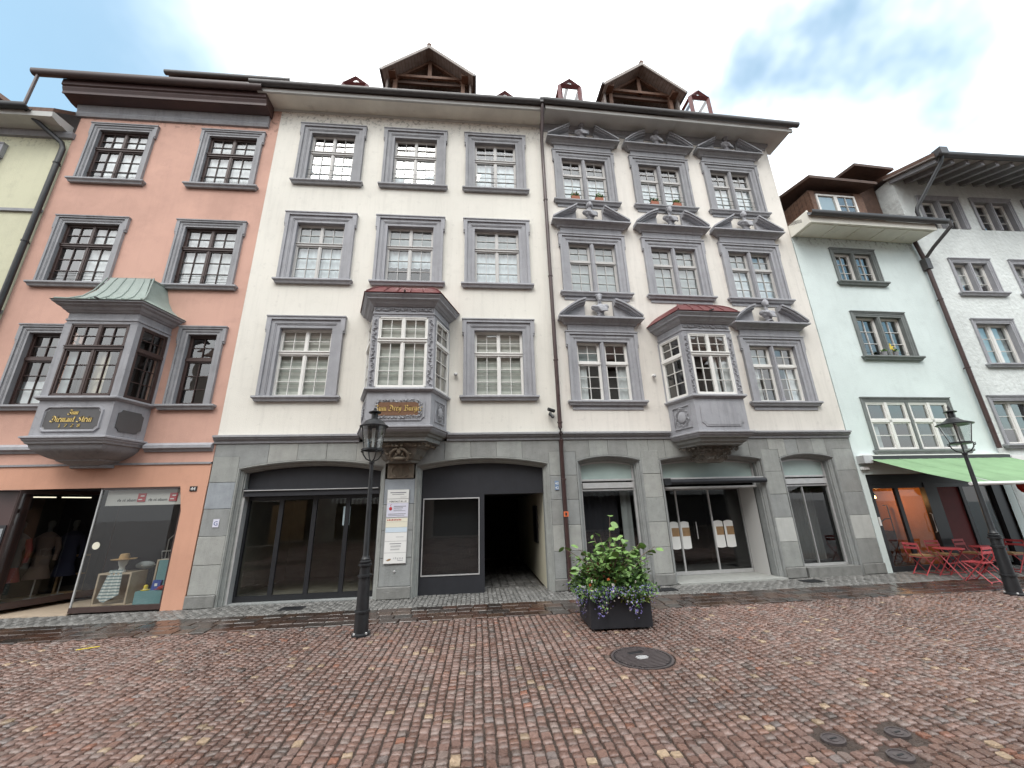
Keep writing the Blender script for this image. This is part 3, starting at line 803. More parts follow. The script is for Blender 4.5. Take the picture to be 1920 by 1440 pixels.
def roof(bld, x0, x1, z, out=0.65, pitch=45, depth=7.0, mt='roof_tile'):
    t = math.tan(rad(pitch)); b = MB()
    for d in (0, .14):
        pass
    y0 = -out; y1 = depth; z1 = z + (y1 - y0) * t
    b.add([(x0, y0, z), (x1, y0, z), (x1, y1, z1), (x0, y1, z1), (x0, y0, z + .12), (x1, y0, z + .12), (x1, y1, z1 + .12), (x0, y1, z1 + .12), (x0, 2 * y1 - y0, z), (x1, 2 * y1 - y0, z)],
          [(0, 1, 2, 3), (4, 5, 6, 7), (0, 1, 5, 4), (0, 4, 7, 3), (1, 2, 6, 5), (7, 6, 9, 8), (3, 7, 8), (2, 9, 6)])
    return b.build('roof', mt, bld)
def gutter(bld, x0, x1, y, z, r=0.075, mt='metal_gutter'):
    b = MB(); n = 8
    prof = [(-r * 1.0, r * .9)] + [(-r * math.cos(math.pi * k / n), -r * math.sin(math.pi * k / n)) for k in range(n + 1)] + [(r, r * .5), (r * .85, r * .5), (r * .85, 0)] + [(r * .88 * math.cos(math.pi * k / n), -r * .88 * math.sin(math.pi * k / n)) for k in range(n + 1)]
    # profile (out toward street, z); sweep along x
    vs = []; k = len(prof)
    for x in (x0, x1): vs += [(x, y - o, z + h) for o, h in prof]
    b.add(vs, [(i, k + i, k + i + 1, i + 1) for i in range(k - 1)] + [tuple(range(k)), tuple(range(2 * k - 1, k - 1, -1))])
    return b.build('gutter', mt, bld, smooth=True)
def downpipe(bld, pts, mt='metal_pipe_brown', r=0.05, collars=()):
    o = MB().tube(pts, r, 10).build('downpipe', mt, bld, smooth=True)
    b = MB()
    for x, y, z in collars:
        b.lathe([(r + .004, -.02), (r + .014, -.015), (r + .014, .015), (r + .004, .02)], 10, (x, y, z)); b.box(x - .012, x + .012, y, y + .12, z - .012, z + .012)
    if collars: b.build('bracket', mt, o)
    return o

# ---- carved busts that stand in the broken pediments
def bust_mesh(kind):
    b = MB()
    b.ball((0, -.02, .50), .075, 12, 9, .82, .95, 1.22)                 # skull
    b.ball((0, -.065, .455), .045, 10, 7, .85, .8, 1.0)                   # jaw
    b.lathe([(.045, .28), (.042, .42)], 10, (0, 0, 0))                    # neck
    b.add([(-.010, -.088, .50), (.010, -.088, .50), (0, -.112, .468), (-.014, -.082, .462), (.014, -.082, .462)], [(0, 1, 2), (0, 2, 3), (1, 4, 2), (3, 2, 4)])
    for s in (-1, 1):
        b.ball((s * .028, -.072, .512), .014, 6, 5)                       # brow and eye
        b.ball((s * .062, -.01, .49), .018, 6, 5, .5, 1, 1.4)             # ear
        b.ball((s * .125, .0, .24), .075, 10, 7, 1.15, .9, .95)           # shoulder
    b.ball((0, -.095, .437), .014, 6, 5, 1.6, .8, .5)                     # mouth
    b.ball((0, -.01, .20), .125, 12, 8, 1.25, .78, .9)                    # chest
    b.ball((0, -.0, .10), .085, 10, 7, 1.05, .75, .9)
    b.lathe([(.085, 0.0), (.085, .02), (.05, .035), (.045, .07)], 12, (0, 0, 0))   # socle
    for k in range(5):                                                    # folds of the cloak
        b.tube([(-.19 + k * .02, -.03, .27 - k * .012), (-.06 + k * .02, -.125, .20 - k * .03), (.09 + k * .012, -.10, .15 - k * .015), (.17, -.02, .22 - k * .02)], .018, 6)
    if kind == 0:
        for k in range(9): a = k * .7; b.ball((.06 * math.cos(a), .01 + .06 * math.sin(a) * .9, .555 + .012 * (k % 2)), .032, 7, 5)
        b.ball((0, -.085, .41), .038, 8, 6, .8, .7, 1.3)                  # beard
    elif kind == 1:
        b.lathe([(.075, .50), (.082, .53), (.07, .58), (.03, .615), (.012, .625)], 12, (0, 0, 0)); b.tube([(0, -.075, .55), (0, -.03, .63), (0, .05, .64), (0, .085, .56)], .014, 6)
    else:
        b.ball((0, .02, .515), .085, 10, 7, .92, .95, 1.15); b.ball((0, .085, .52), .04, 8, 6)
        for s in (-1, 1): b.tube([(s * .065, -.02, .54), (s * .075, .01, .46), (s * .06, .03, .36), (s * .08, -.04, .28)], .02, 6)
    me = b.mesh('bust', 'stone_trim_cool', False)
    o = bpy.data.objects.new('tmp', me); COL.objects.link(o)
    m = o.modifiers.new('r', 'REMESH'); m.mode = 'VOXEL'; m.voxel_size = 0.0105; m.use_smooth_shade = True
    bpy.context.view_layer.update()
    r = bpy.data.meshes.new_from_object(o.evaluated_get(bpy.context.evaluated_depsgraph_get()))
    bpy.data.objects.remove(o); bpy.data.meshes.remove(me)
    r.name = 'bust'; r.materials.clear(); r.materials.append(MATS['stone_trim_cool'])
    return r
BUSTS = [bust_mesh(k) for k in range(3)]

def pediment(win, w, h, curved, bw, kind, trim='stone_trim', r=-0.11):
    """frieze, cornice and broken pediment with a bust, over a window whose opening is w x h"""
    hw = w / 2 + bw; top = h + bw + 0.03
    b = MB(); b.box(-hw + .03, hw - .03, r - .07, r + .02, top - .002, top + .20)
    b.sweep([(-hw - .02, r + .02), (-hw - .02, r - .08), (hw + .02, r - .08), (hw + .02, r + .02)], [(-.05, top + .17), (.02, top + .18), (.04, top + .22), (.07, top + .24), (.12, top + .29), (.19, top + .30), (.19, top + .34), (.15, top + .365), (.0, top + .375), (-.08, top + .375)])
    b.add([(-hw - .1, r - .2, top + .37), (hw + .1, r - .2, top + .37), (hw + .1, r + .03, top + .37), (-hw - .1, r + .03, top + .37)], [(0, 1, 2, 3)])
    b.build('cornice', trim, win)
    t = hw + .19; zb = top + .375
    for s in (-1, 1):
        p = MB()
        n = 9 if curved else 1
        def curve(off):
            pts = []
            for k in range(n + 1):
                f = k / n
                x = t - (t - 0.40) * f
                z = (0.46 * math.sin(f * 1.25) / math.sin(1.25)) if curved else 0.46 * f
                pts.append((s * x, zb + z * 1.0 + off))
            return pts
        lo = [(x, max(z, zb + .0015)) for x, z in curve(-.075)]
        p.prism([(s * t, zb), (s * .40, zb)] + [q for q in lo[::-1]], r - .075, r + .02)
        for o0, o1, y in ((0.005, 0.055, .27), (-0.045, 0.005, .235), (-.085, -.045, .17)):
            lo, up = curve(o0), curve(o1)
            lo = [(x, max(z, zb - .002)) for x, z in lo]; up = [(x, max(z, zb - .001)) for x, z in up]
            p.prism(lo + up[::-1], r - y, r + .02)
        p.build('broken_pediment', trim, win)
    q = MB(); q.box(-.09, .09, r - .2, r, zb - .002, zb + .03); q.build('pedestal', trim, win)
    bo = obj('bust', BUSTS[kind], win, (0, r - .14, zb + .03), rnd.uniform(-.25, .25)); bo.scale = (1.12, 1.12, 1.08)

def railing_pts(): pass
def carve(b, path, r, seed, n=5, jitter=.35):
    """low relief foliage: overlapping curled lobes along a path"""
    rr = random.Random(seed)
    for (x, y, z) in path:
        a = rr.uniform(0, 6.28); d = r * rr.uniform(.7, 1.2)
        pts = [(x + d * (1 - k * .16) * math.cos(a + k * .95), y - r * .15 + (k % 2) * r * .2, z + d * (1 - k * .16) * math.sin(a + k * .95)) for k in range(6)]
        b.tube(pts, [r * .30, r * .42, r * .42, r * .36, r * .28, r * .2], 6)

# ---- broad-nib lettering in a gothic hand
def nib_text(s, xh, weight=0.20, slant=0.0):
    L = {}
    def minim(x, top=1.0, bot=0.0): return [[(x, top - .10), (x, bot + .12)], [(x - .14, top - .14), (x + .06, top + .02)], [(x - .02, bot + .14), (x + .14, bot + .0)]]
    L['i'] = (minim(.15) + [[(.12, 1.28), (.22, 1.36)]], .42)
    L['u'] = (minim(.15) + minim(.55), .84); L['n'] = (minim(.15) + minim(.55) + [[(.2, .86), (.5, 1.0)]], .84)
    L['ü'] = (minim(.15) + minim(.55) + [[(.12, 1.26), (.22, 1.34)], [(.48, 1.26), (.58, 1.34)]], .84)
    L['m'] = (minim(.15) + minim(.52) + minim(.89) + [[(.2, .86), (.5, 1.0)], [(.57, .86), (.85, 1.0)]], 1.18)
    L['r'] = (minim(.15) + [[(.2, .84), (.42, 1.02)], [(.4, 1.0), (.52, .86)]], .60)
    L['e'] = ([[(.15, .9), (.15, .12)], [(.1, .85), (.38, 1.02)], [(.38, 1.0), (.5, .72)], [(.5, .72), (.18, .48)], [(.12, .14), (.34, 0.0)], [(.34, 0), (.5, .14)]], .66)
    L['a'] = ([[(.1, .92), (.36, 1.02)], [(.5, .95), (.5, .1)], [(.5, .58), (.18, .42)], [(.16, .42), (.16, .12)], [(.14, .1), (.46, .1)], [(.48, .12), (.62, 0)]], .72)
    L['t'] = ([[(.2, 1.35), (.2, .12)], [(.02, .95), (.44, .95)], [(.18, .12), (.42, .04)]], .52)
    L['y'] = (minim(.15)[:2] + [[(.15, .12), (.5, .12)], [(.55, 1.0), (.55, .0)], [(.55, .0), (.2, -.42)], [(.2, -.42), (.05, -.34)], [(.1, 1.26), (.2, 1.34)], [(.46, 1.26), (.56, 1.34)]], .82)
    L['g'] = ([[(.15, .9), (.15, .14)], [(.1, .88), (.5, .98)], [(.15, .1), (.5, .1)], [(.55, 1.0), (.55, -.2)], [(.55, -.2), (.3, -.45)], [(.3, -.45), (.05, -.3)]], .82)
    L['Z'] = ([[(.1, 1.25), (.35, 1.55)], [(.35, 1.55), (.75, 1.4)], [(.75, 1.4), (.7, 1.0)], [(.7, 1.0), (.3, .75)], [(.3, .75), (.72, .62)], [(.72, .62), (.78, .2)], [(.78, .2), (.4, -.15)], [(.4, -.15), (.0, .1)], [(.0, .1), (.1, .35)]], 1.02)
    L['D'] = ([[(.3, 1.5), (.75, 1.35)], [(.1, 1.25), (.3, 1.5)], [(.75, 1.35), (1.05, .9)], [(1.05, .9), (1.0, .3)], [(1.0, .3), (.6, -.05)], [(.6, -.05), (.1, .05)], [(.1, .05), (.02, .3)], [(.5, 1.1), (.42, .45)], [(.42, .45), (.62, .55)]], 1.28)
    L['S'] = ([[(.9, 1.5), (.6, 1.3)], [(.75, 1.35), (.35, 1.15)], [(.35, 1.15), (.4, .9)], [(.4, .9), (.85, .6)], [(.85, .6), (.8, .15)], [(.8, .15), (.4, -.1)], [(.4, -.1), (.0, .12)], [(.55, .95), (.9, 1.1)]], 1.08)
    L['B'] = ([[(.1, 1.3), (.35, 1.5)], [(.35, 1.5), (.45, 1.1)], [(.45, 1.1), (.4, .1)], [(.45, 1.35), (.85, 1.5)], [(.85, 1.5), (1.05, 1.15)], [(1.05, 1.15), (.55, .8)], [(.7, .85), (1.1, .6)], [(1.1, .6), (1.05, .15)], [(1.05, .15), (.6, -.05)], [(.6, -.05), (.05, .1)]], 1.28)
    L['1'] = ([[(.25, 1.2), (.25, 0)], [(.1, 1.0), (.25, 1.2)], [(.1, 0), (.4, 0)]], .55); L['7'] = ([[(.05, 1.2), (.6, 1.2)], [(.6, 1.2), (.25, 0)]], .75)
    L['2'] = ([[(.05, 1.0), (.3, 1.2)], [(.3, 1.2), (.55, 1.0)], [(.55, 1.0), (.05, .05)], [(.05, .05), (.6, .05)]], .75)
    L['8'] = ([[(.3, 1.2), (.05, .9)], [(.05, .9), (.55, .35)], [(.55, .35), (.3, 0)], [(.3, 0), (.05, .3)], [(.05, .3), (.55, .9)], [(.55, .9), (.3, 1.2)]], .75)
    b = MB(); x = 0; nx, nz = math.cos(rad(35)) * weight / 2, math.sin(rad(35)) * weight / 2
    for ch in s:
        if ch == ' ': x += .5; continue
        st, adv = L[ch]
        for pl in st:
            for (ax, az), (bx, bz) in zip(pl, pl[1:]):
                sh = lambda px, pz: ((x + px + slant * pz) * xh, pz * xh)
                q = [sh(ax - nx, az - nz), sh(ax + nx, az + nz), sh(bx + nx, bz + nz), sh(bx - nx, bz - nz)]
                j = (len(b.f) % 7) * 0.0004
                b.prism(q, -0.006 - j, 0.004)
        x += adv
    w = x * xh
    b.v = [(vx - w / 2, vy, vz) for vx, vy, vz in b.v]
    return b, w

def lift(w, o):
    """hang a sash's panes and curtains on the bay itself, so that nothing sits deeper than a sub-part"""
    for ch in list(w.children):
        m = w.matrix_basis @ ch.matrix_basis
        ch.parent = o; ch.matrix_basis = m

def oriel(bld, uc, hf, hw, proj, zb, zs, zh, zc, trim, frame, roof_mt, roof_h, blind=None, carved=False, hip=False, name='oriel_window', open_left=False, body_in=0.035):
    """polygonal bay. part mesh = stone body; sub-parts: mouldings, posts, sashes, panes, roof, corbel"""
    d = Vector((hf - hw, -proj)).normalized(); e = .06
    P = [(-hw - d.x * -e * 0 - d.x * 0, 0.06), (-hf, -proj), (hf, -proj), (hw, 0.06)]
    b = MB()
    b.sweep(P, [(-.10, zb), (-body_in, zb), (-body_in, zs), (-.18, zs)])
    b.sweep(P, [(-.2, zs - .07), (.0, zs - .07), (.02, zs - .05), (.045, zs - .035), (.045, zs - .005), (.02, zs + .01), (-.2, zs + .012)])          # window sill course
    b.sweep(P, [(-.2, zb - .10), (-.02, zb - .10), (.02, zb - .06), (.03, zb - .03), (.055, zb - .02), (.055, zb + .01), (-.03, zb + .035)])           # foot course
    b.hprism([(-hw + .05, .05), (-hf + .05, -proj + .06), (hf - .05, -proj + .06), (hw - .05, .05)], zb - .02, zb + .02)
    o = b.build(name, trim, bld, (uc, 0, 0))
    c = MB()
    c.sweep(P, [(-.2, zh), (-.03, zh), (-.03, zh + .06), (-.01, zh + .065), (-.01, zh + .10), (-.03, zh + .115), (-.03, zh + .24), (.0, zh + .25), (.03, zh + .28), (.05, zh + .29), (.09, zh + .34), (.15, zh + .37), (.155, zh + .40), (.20, zc - .03), (.21, zc - .025), (.21, zc), (-.1, zc)])
    c.hprism([(-hw + .05, .05), (-hf + .05, -proj + .06), (hf - .05, -proj + .06), (hw - .05, .05)], zh + .02, zh + .05)
    c.build('cornice', trim, o)
    r = MB()
    prof = [(.225, zc), (.235, zc + .012), (.21, zc + .028), (.05, zc + roof_h * .12), (-.12, zc + roof_h * .30), (-.24, zc + roof_h * .55), (-.33, zc + roof_h * .88), (-.36, zc + roof_h)]
    if hip: prof = [(.225, zc), (.235, zc + .014), (.20, zc + .045), (.06, zc + roof_h * .42), (-.10, zc + roof_h * .70), (-.22, zc + roof_h * .86), (-.32, zc + roof_h * .97), (-.36, zc + roof_h)]
    r.sweep(P, prof)
    i = .36
    r.hprism([(-hw + .36, .05), (-hf + .36 * .75, -proj + i), (hf - .36 * .75, -proj + i), (hw - .36, .05)], zc + roof_h - .02, zc + roof_h + .015)
    ro = r.build('roof', roof_mt, o, smooth=True)
    s = MB()
    for k in (-.62, -.2, .22, .64):
        pts = [(k * hf * (1 - .45 * j / 6), -proj - off * 1.0 + 0.0, z + .012) for j, (off, z) in enumerate(prof[2:])]
        s.tube(pts, .012, 5)
    for sg in (-1, 1):
        s.tube([(sg * (hf + off * .62), -proj - off, z + .01) for off, z in prof[2:]], .018, 6)
    s.build('roof_seam', roof_mt, o)
    g = MB().tube([(.02, -proj - .2, zc + .03), (.05, -proj - .33, zc + .0)], .02, 8); g.build('spout', 'metal_gutter', o)
    # posts at the corners and against the wall
    pw = .15
    for sg in (-1, 1):
        ps = MB()
        x = sg * hf
        side = Vector((sg * (hw - hf), proj)).normalized()
        ps.hprism([(x - sg * .0, -proj + .03), (x - sg * pw, -proj + .03), (x - sg * pw, -proj + .11), (x - sg * .05, -proj + .13), (x + side.x * pw - sg * .09, -proj + side.y * pw), (x + side.x * pw - sg * .02, -proj + side.y * pw)], zs, zh + .01)
        ps.build('post', trim, o); ps = MB()
        ps.hprism([(sg * hw, .05), (sg * (hw - .09), .05), (sg * (hw - .09) - side.x * .1, .05 - side.y * .1), (sg * hw - side.x * .1 - sg * .015, .05 - side.y * .1)], zs, zh + .01)
        ps.build('post', trim, o)
    if carved:
        cv = MB(); rr = random.Random(4)
        for sg in (-1, 1):
            for k in range(22): carve(cv, [(sg * (hf - .075 + .012 * (-1) ** k), -proj + .015, zs + .08 + k * (zh - zs - .16) / 21.5)], .038, k)
        for k in range(24): carve(cv, [(-hf + .08 + k * (2 * hf - .16) / 23, -proj + .015, zh + .178)], .042, 60 + k)
        cv.build('carving', trim, o)
    # front sashes
    fw = 2 * (hf - pw); h = zh - zs
    W = window(o, 0, zs + .02, fw, h - .03, frame, trim, 'B', blind, rec=0, surr=False, has_sill=False, low=.66, y=-proj + .06)
    W.name = 'sash_front'
    for sg in (-1, 1):
        a = Vector((sg * hf, -proj)) + Vector((sg * (hw - hf), proj)).normalized() * .14; e2 = Vector((sg * hw, 0)) - Vector((sg * (hw - hf), proj)).normalized() * .07
        mid = (a + e2) / 2; n = Vector((sg * proj, -(hw - hf))).normalized()
        ang = math.atan2(n.y, n.x) + math.pi / 2
        mid -= n * .05
        w2 = (e2 - a).length
        X = window(o, mid.x, zs + .02, w2, h - .03, frame, trim, 'N', None, rec=0, surr=False, has_sill=False, low=.66, rot=ang, y=mid.y)
        X.name = 'sash_side'
        lift(X, o)
    lift(W, o)
    return o, P

# ================================================================== THE TWO BIG HOUSES
COURSES = [0.235, 0.78, 1.32, 1.86, 2.40, 2.95]
LEDGE0, LEDGE1 = 3.23, 3.42
def arch_fn(xl, xr, zs, za):
    c, r = (xr - xl) / 2, za - zs; R = (c * c + r * r) / (2 * r); xm = (xl + xr) / 2
    return lambda x: za - R + math.sqrt(max(0, R * R - (x - xm) ** 2))
_stone_i = [0]
def stone(bld, pts, y0=0.0, y1=0.30, mt=None, ch=0.007):
    _stone_i[0] += 1
    rr = random.Random(_stone_i[0] * 13)
    m = mt or rr.choice(['ashlar_0', 'ashlar_0', 'ashlar_1', 'ashlar_2', 'ashlar_4'])
    return MB().block(pts, y0 + rr.uniform(-.003, .003), y1, ch).build('stone_block', m, bld)
J = 0.0025
def rect(x0, x1, z0, z1): return [(x0 + J, z0 + J), (x1 - J, z0 + J), (x1 - J, z1 - J), (x0 + J, z1 - J)]
def pier(bld, x0, x1, ztop=2.95, special={}, plinth=True, y0=0.0):
    if plinth: stone(bld, rect(x0 - .015, x1 + .015, 0, COURSES[0]), y0 - .035, .30, 'ashlar_plinth', .015)
    zs = COURSES + [LEDGE0]
    for k in range(len(zs) - 1):
        if zs[k + 1] > ztop + .01: break
        stone(bld, rect(x0, x1, zs[k], zs[k + 1]), y0, .30, special.get(k))
def spandrel(bld, xl, xr, zs, za, joints, x_from, x_to):
    """voussoir-like lintel stones over a flat arch"""
    f = arch_fn(xl, xr, zs, za); xs = [x_from] + list(joints) + [x_to]
    for a, c in zip(xs, xs[1:]):
        lo = [(x, f(min(max(x, xl), xr)) if xl <= x <= xr else zs) for x in np.linspace(a + J, c - J, 6)]
        if a < xl: lo = [(a + J, COURSES[5]), (xl, COURSES[5]), (xl + .001, zs)] + [p for p in lo if p[0] > xl]
        if c > xr: lo = [p for p in lo if p[0] < xr] + [(xr - .001, zs), (xr, COURSES[5]), (c - J, COURSES[5])]
        stone(bld, lo + [(c - J, LEDGE0 - J), (a + J, LEDGE0 - J)], ch=.004)
def arch_trim(bld, xl, xr, zs, za, mt='ashlar_0', depth=.34, z0=0.0):
    f = arch_fn(xl, xr, zs, za)
    path = [(xl, z0), (xl, zs)] + [(x, f(x)) for x in np.linspace(xl, xr, 17)[1:-1]] + [(xr, zs), (xr, z0)]
    b = MB(); b.sweep(path, [(0.001, -.004), (.028, -.004), (.034, .012), (.046, .012), (.046, .055), (.06, .06), (.085, .095), (.10, .10), (.10, .135), (.125, .14), (.125, depth)], 'elev', caps=False)
    return b.build('arch_moulding', mt, bld)
def arch_panel(x0, x1, z0, xl, xr, zs, za, ins, y0, y1):
    """panel whose top follows the arch, inset by ins"""
    f = arch_fn(xl + ins, xr - ins, zs - ins * .6, za - ins)
    xs = np.linspace(x0, x1, 15)
    return MB().prism([(x0, z0), (x1, z0)] + [(x, f(x)) for x in xs[::-1]], y0, y1)
def ledge(bld, x0, x1, mt='stone_trim', gaps=()):
    xs = [x0]
    for a, c in gaps: xs += [a, c]
    xs.append(x1)
    for a, c in zip(xs[::2], xs[1::2]):
        b = MB(); b.sweep([(a, 0), (c, 0)], [(-.05, LEDGE0 - .005), (.03, LEDGE0), (.03, LEDGE0 + .05), (.05, LEDGE0 + .06), (.09, LEDGE0 + .09), (.09, LEDGE0 + .12), (.125, LEDGE0 + .125), (.125, LEDGE0 + .165), (.0, LEDGE1 + .005), (-.05, LEDGE1 + .005)])
        b.build('ledge', mt, bld)

# ---------------------------------------------------------------- house B, cream, left of the brown pipe
hB = thing('townhouse', 'cream plaster townhouse with grey eared window surrounds and a passage under its bay', 'house', (0, YB, 0))
W_, H_ = 1.22, 1.72
xsB = [-4.10, -1.76, 0.58]
holes = []
for z in (4.31, 7.38, 10.49):
    for x in xsB:
        if z == 4.31 and x == -1.76: holes.append((-2.45, -.85, 4.3, 6.0)); continue
        holes.append((x - .66, x + .66, z - .02, z + H_ + .05))
shell(hB, -5.665, 1.99, LEDGE1, 13.10, holes, 'plaster_cream')
BL4 = [('curtain_blue', 0.0, .66, 0, 1)]; BL3 = [('curtain_grey', .62, 1, 0, 1), ('curtain_blue', 0.0, .62, 0, 1)]
for i, x in enumerate(xsB):
    window(hB, x, 10.49, W_, H_, 'frame_grey', 'stone_trim', 'B', [BL4, [('curtain_blue', 0, .66, 0, .46), ('curtain_blue', 0, .66, .54, 1)], [('curtain_blue', 0, .64, 0, .40), ('curtain_blue', 0, .64, .52, 1)]][i], rail=3)
    window(hB, x, 7.38, W_, H_, 'frame_grey', 'stone_trim_cool', 'B', [('curtain_grey', .62, 1, 0, 1), ('curtain_blue', .32 if i == 1 else 0, .66, 0, 1)])
    if i != 1: window(hB, x, 4.31, W_, H_, 'frame_white', 'stone_trim_cool', 'B', [('zebra_blind', 0, 1, 0, 1)])
oB, PB_ = oriel(hB, -1.64, .70, 1.02, .83, 3.42, 4.26, 5.98, 6.46, 'stone_trim_cool', 'frame_white', 'roof_red', .46, [('zebra_blind', 0, 1, 0, 1)], carved=True, hip=True)
# carved name panel of the bay
def cut_panel(w, h, c, y0, y1):
    hw, hh = w / 2, h / 2
    pts = [(-hw + c, -hh)] + [(hw - c, -hh)] + [(hw - c * math.cos(a) * 1, -hh + c * math.sin(a)) for a in (0.6, 1.1)] + [(hw, -hh + c), (hw, hh - c)] + [(hw - c * math.sin(a) * .9, hh - c * math.cos(a) * .9) for a in (.6, 1.1)] + [(hw - c, hh), (-hw + c, hh)] + [(-hw + c * math.cos(a) * .9, hh - c * math.sin(a) * .9) for a in (.6, 1.1)] + [(-hw, hh - c), (-hw, -hh + c)] + [(-hw + c * math.sin(a) * .9, -hh + c * math.cos(a) * .9) for a in (.6, 1.1)]
    return MB().prism(pts, y0, y1)
pz = 3.80
yf = -.83 + .035
cut_panel(1.10, .50, .07, yf - .022, yf + .01).build('panel_moulding', 'stone_trim_cool', oB, (0, 0, pz))
cut_panel(1.03, .43, .06, yf - .026, yf).build('panel_field', 'stone_trim', oB, (0, 0, pz))
cut_panel(.90, .29, .05, yf - .033, yf).build('name_board', 'sign_umber', oB, (0, 0, pz))
cv = MB()
for k in range(46):
    a = 2 * math.pi * k / 46
    x, z = .455 * max(-1, min(1, 1.25 * math.cos(a))), .175 * max(-1, min(1, 1.35 * math.sin(a)))
    carve(cv, [(x, yf - .03, pz + z)], .037, 100 + k)
cv.build('wreath_carving', 'stone_trim_cool', oB, smooth=True)
nb, nw = nib_text('Zum Drey Bürger', .081, .25)
nb.build('gold_lettering', 'gold', oB, (0.01, yf - .036, pz - .045))
cs = MB()
for sg in (-1, 1):
    side = Vector((sg * (1.02 - .70), .83)).normalized(); nrm = Vector((side.y * sg, -side.x * sg))
    mid = Vector((sg * .70, -.83)) + side * .46 + nrm * -.02
    q = MB()
    for k in range(16):
        a = 2 * math.pi * k / 16; carve(q, [(.125 * math.cos(a), -.01, .17 * math.sin(a))], .034, k + 30 + sg)
    q.ball((0, 0, 0), .10, 14, 8, 1, .3, 1.25)
    q.box(-.23, .23, .0, .02, .225, .245); q.box(-.23, .23, .0, .02, -.245, -.225); q.box(-.245, -.225, .0, .02, -.245, .245); q.box(.225, .245, .0, .02, -.245, .245)
    q.build('cartouche', 'stone_trim_cool', oB, (mid.x, mid.y, pz), math.atan2(nrm.y, nrm.x) + math.pi / 2, smooth=True)
# corbel of the bay
cb = MB()
cb.sweep([(-1.02, .06), (-.70, -.83), (.70, -.83), (1.02, .06)], [(-.02, 3.33), (-.04, 3.30), (-.10, 3.28), (-.12, 3.24), (-.20, 3.21), (-.22, 3.17), (-.34, 3.15), (-.6, 3.15)])
cb.hprism([(-.85, .05), (-.58, -.66), (.58, -.66), (.85, .05)], 3.14, 3.30)
cb.build('corbel', 'ashlar_4', oB); cb = MB()
cb.sweep([(-.62, .06), (-.40, -.50), (.40, -.50), (.62, .06)], [(.0, 3.16), (.02, 3.12), (-.02, 3.03), (-.06, 3.02), (-.07, 3.00), (-.10, 2.90), (-.17, 2.80), (-.28, 2.74)])
cb.hprism([(-.40, .05), (-.24, -.30), (.24, -.30), (.40, .05)], 2.73, 2.80)
cb.build('corbel_core', 'sandstone_grey', oB)
cv = MB()
for k in range(26): x = -.56 + k * .045; carve(cv, [(x, -.57 + .02 * (k % 2), 3.075)], .042, 200 + k)
for k in range(9):
    for sg in (-1, 1): carve(cv, [(sg * (.60 + .012 * k), -.50 + k * .06, 3.08)], .04, 260 + k)
for sg in (-1, 1):
    cv.tube([(sg * (.05 + .05 * k / 3 + .07 * (1 - math.exp(-k / 4)) * math.cos(k * .7) * .7), -.46 + k * .01, 2.86 + .09 * math.sin(k * .7) * (1 - k * .04)) for k in range(14)], .022, 6)
    cv.tube([(sg * .02, -.52, 3.0), (sg * .10, -.51, 2.98), (sg * .17, -.47, 2.92), (sg * .19, -.42, 2.84), (sg * .15, -.37, 2.76)], .03, 7)
for k in range(10):
    for sg in (-1, 1): carve(cv, [(sg * (.24 + .02 * k), -.46 + k * .05, 2.92 - .006 * k)], .045, 320 + k); carve(cv, [(sg * (.20 + .015 * k), -.40 + k * .04, 2.82)], .04, 340 + k)
cv.ball((0, -.49, 2.95), .055, 10, 7, .9, .8, 1.4); cv.ball((0, -.43, 2.80), .07, 10, 7, 1.6, .7, .6)
cv.build('corbel_carving', 'sandstone_brown', oB, smooth=True)
blk = MB(); blk.block(rect(-.31, .27, 2.405, 2.735), -.03, .29, .012)
for sg in (-1, 1): blk.tube([(-.02 + sg * (.07 + .13 * math.sin(a)), -.035, 2.57 - .12 * math.cos(a)) for a in np.linspace(.2, 2.9, 9)], .022, 6)
blk.box(-.06, .02, -.05, 0, 2.47, 2.69)
blk.build('corbel_block', 'sandstone_brown', oB)
# eaves
cr = MB(); cr.sweep([(-5.95, 0), (1.99, 0)], [(0, 12.98), (.02, 12.99), (.035, 13.04), (.0, 13.05)]); cr.build('cornice', 'soffit_grey', hB)
so = MB()
for x0, x1 in ((-6.1, -1.75), (-1.75, 2.05)):
    so.quad((x0, .0, 13.05), (x1 - .008, .0, 13.05), (x1 - .008, -.22, 13.055), (x0, -.22, 13.055)); so.quad((x0, -.225, 13.052), (x1 - .008, -.225, 13.052), (x1 - .008, -.48, 13.06), (x0, -.48, 13.06))
    so.box(x0, x1, -.5, 0.02, 13.062, 13.09)
so.build('soffit', 'soffit_cream', hB)
fa = MB(); fa.box(-6.1, 2.05, -.54, -.48, 13.04, 13.17); fa.build('fascia', 'soffit_grey', hB)
gutter(hB, -6.28, 2.05, -.62, 13.24, .08)
roof(hB, -5.95, 1.97, 13.18, .56, 46)

# ground floor of house B
A1 = (-5.12, -2.0, 2.70, 2.86); A2 = (-1.34, 1.70, 2.70, 2.86)
pier(hB, -5.66, A1[0], special={2: 'ashlar_1', 3: 'ashlar_3', 1: 'ashlar_2', 0: 'ashlar_2'})
pier(hB, A1[1], A2[0], 2.40, special={0: 'ashlar_1', 1: 'ashlar_1', 2: 'ashlar_1', 3: 'ashlar_3'})
pier(hB, A2[1], 1.965)
for a in (A1, A2):
    arch_trim(hB, *a)
spandrel(hB, *A1, (-4.54, -3.93, -3.31, -2.66), -5.66, -1.985)
spandrel(hB, *A2, (-.71, -.11, .48, 1.08), -1.355, 1.965)
stone(hB, rect(-1.985, -1.355, 2.74, LEDGE0))
ledge(hB, -5.70, 1.99, gaps=((-2.62, -.66),))
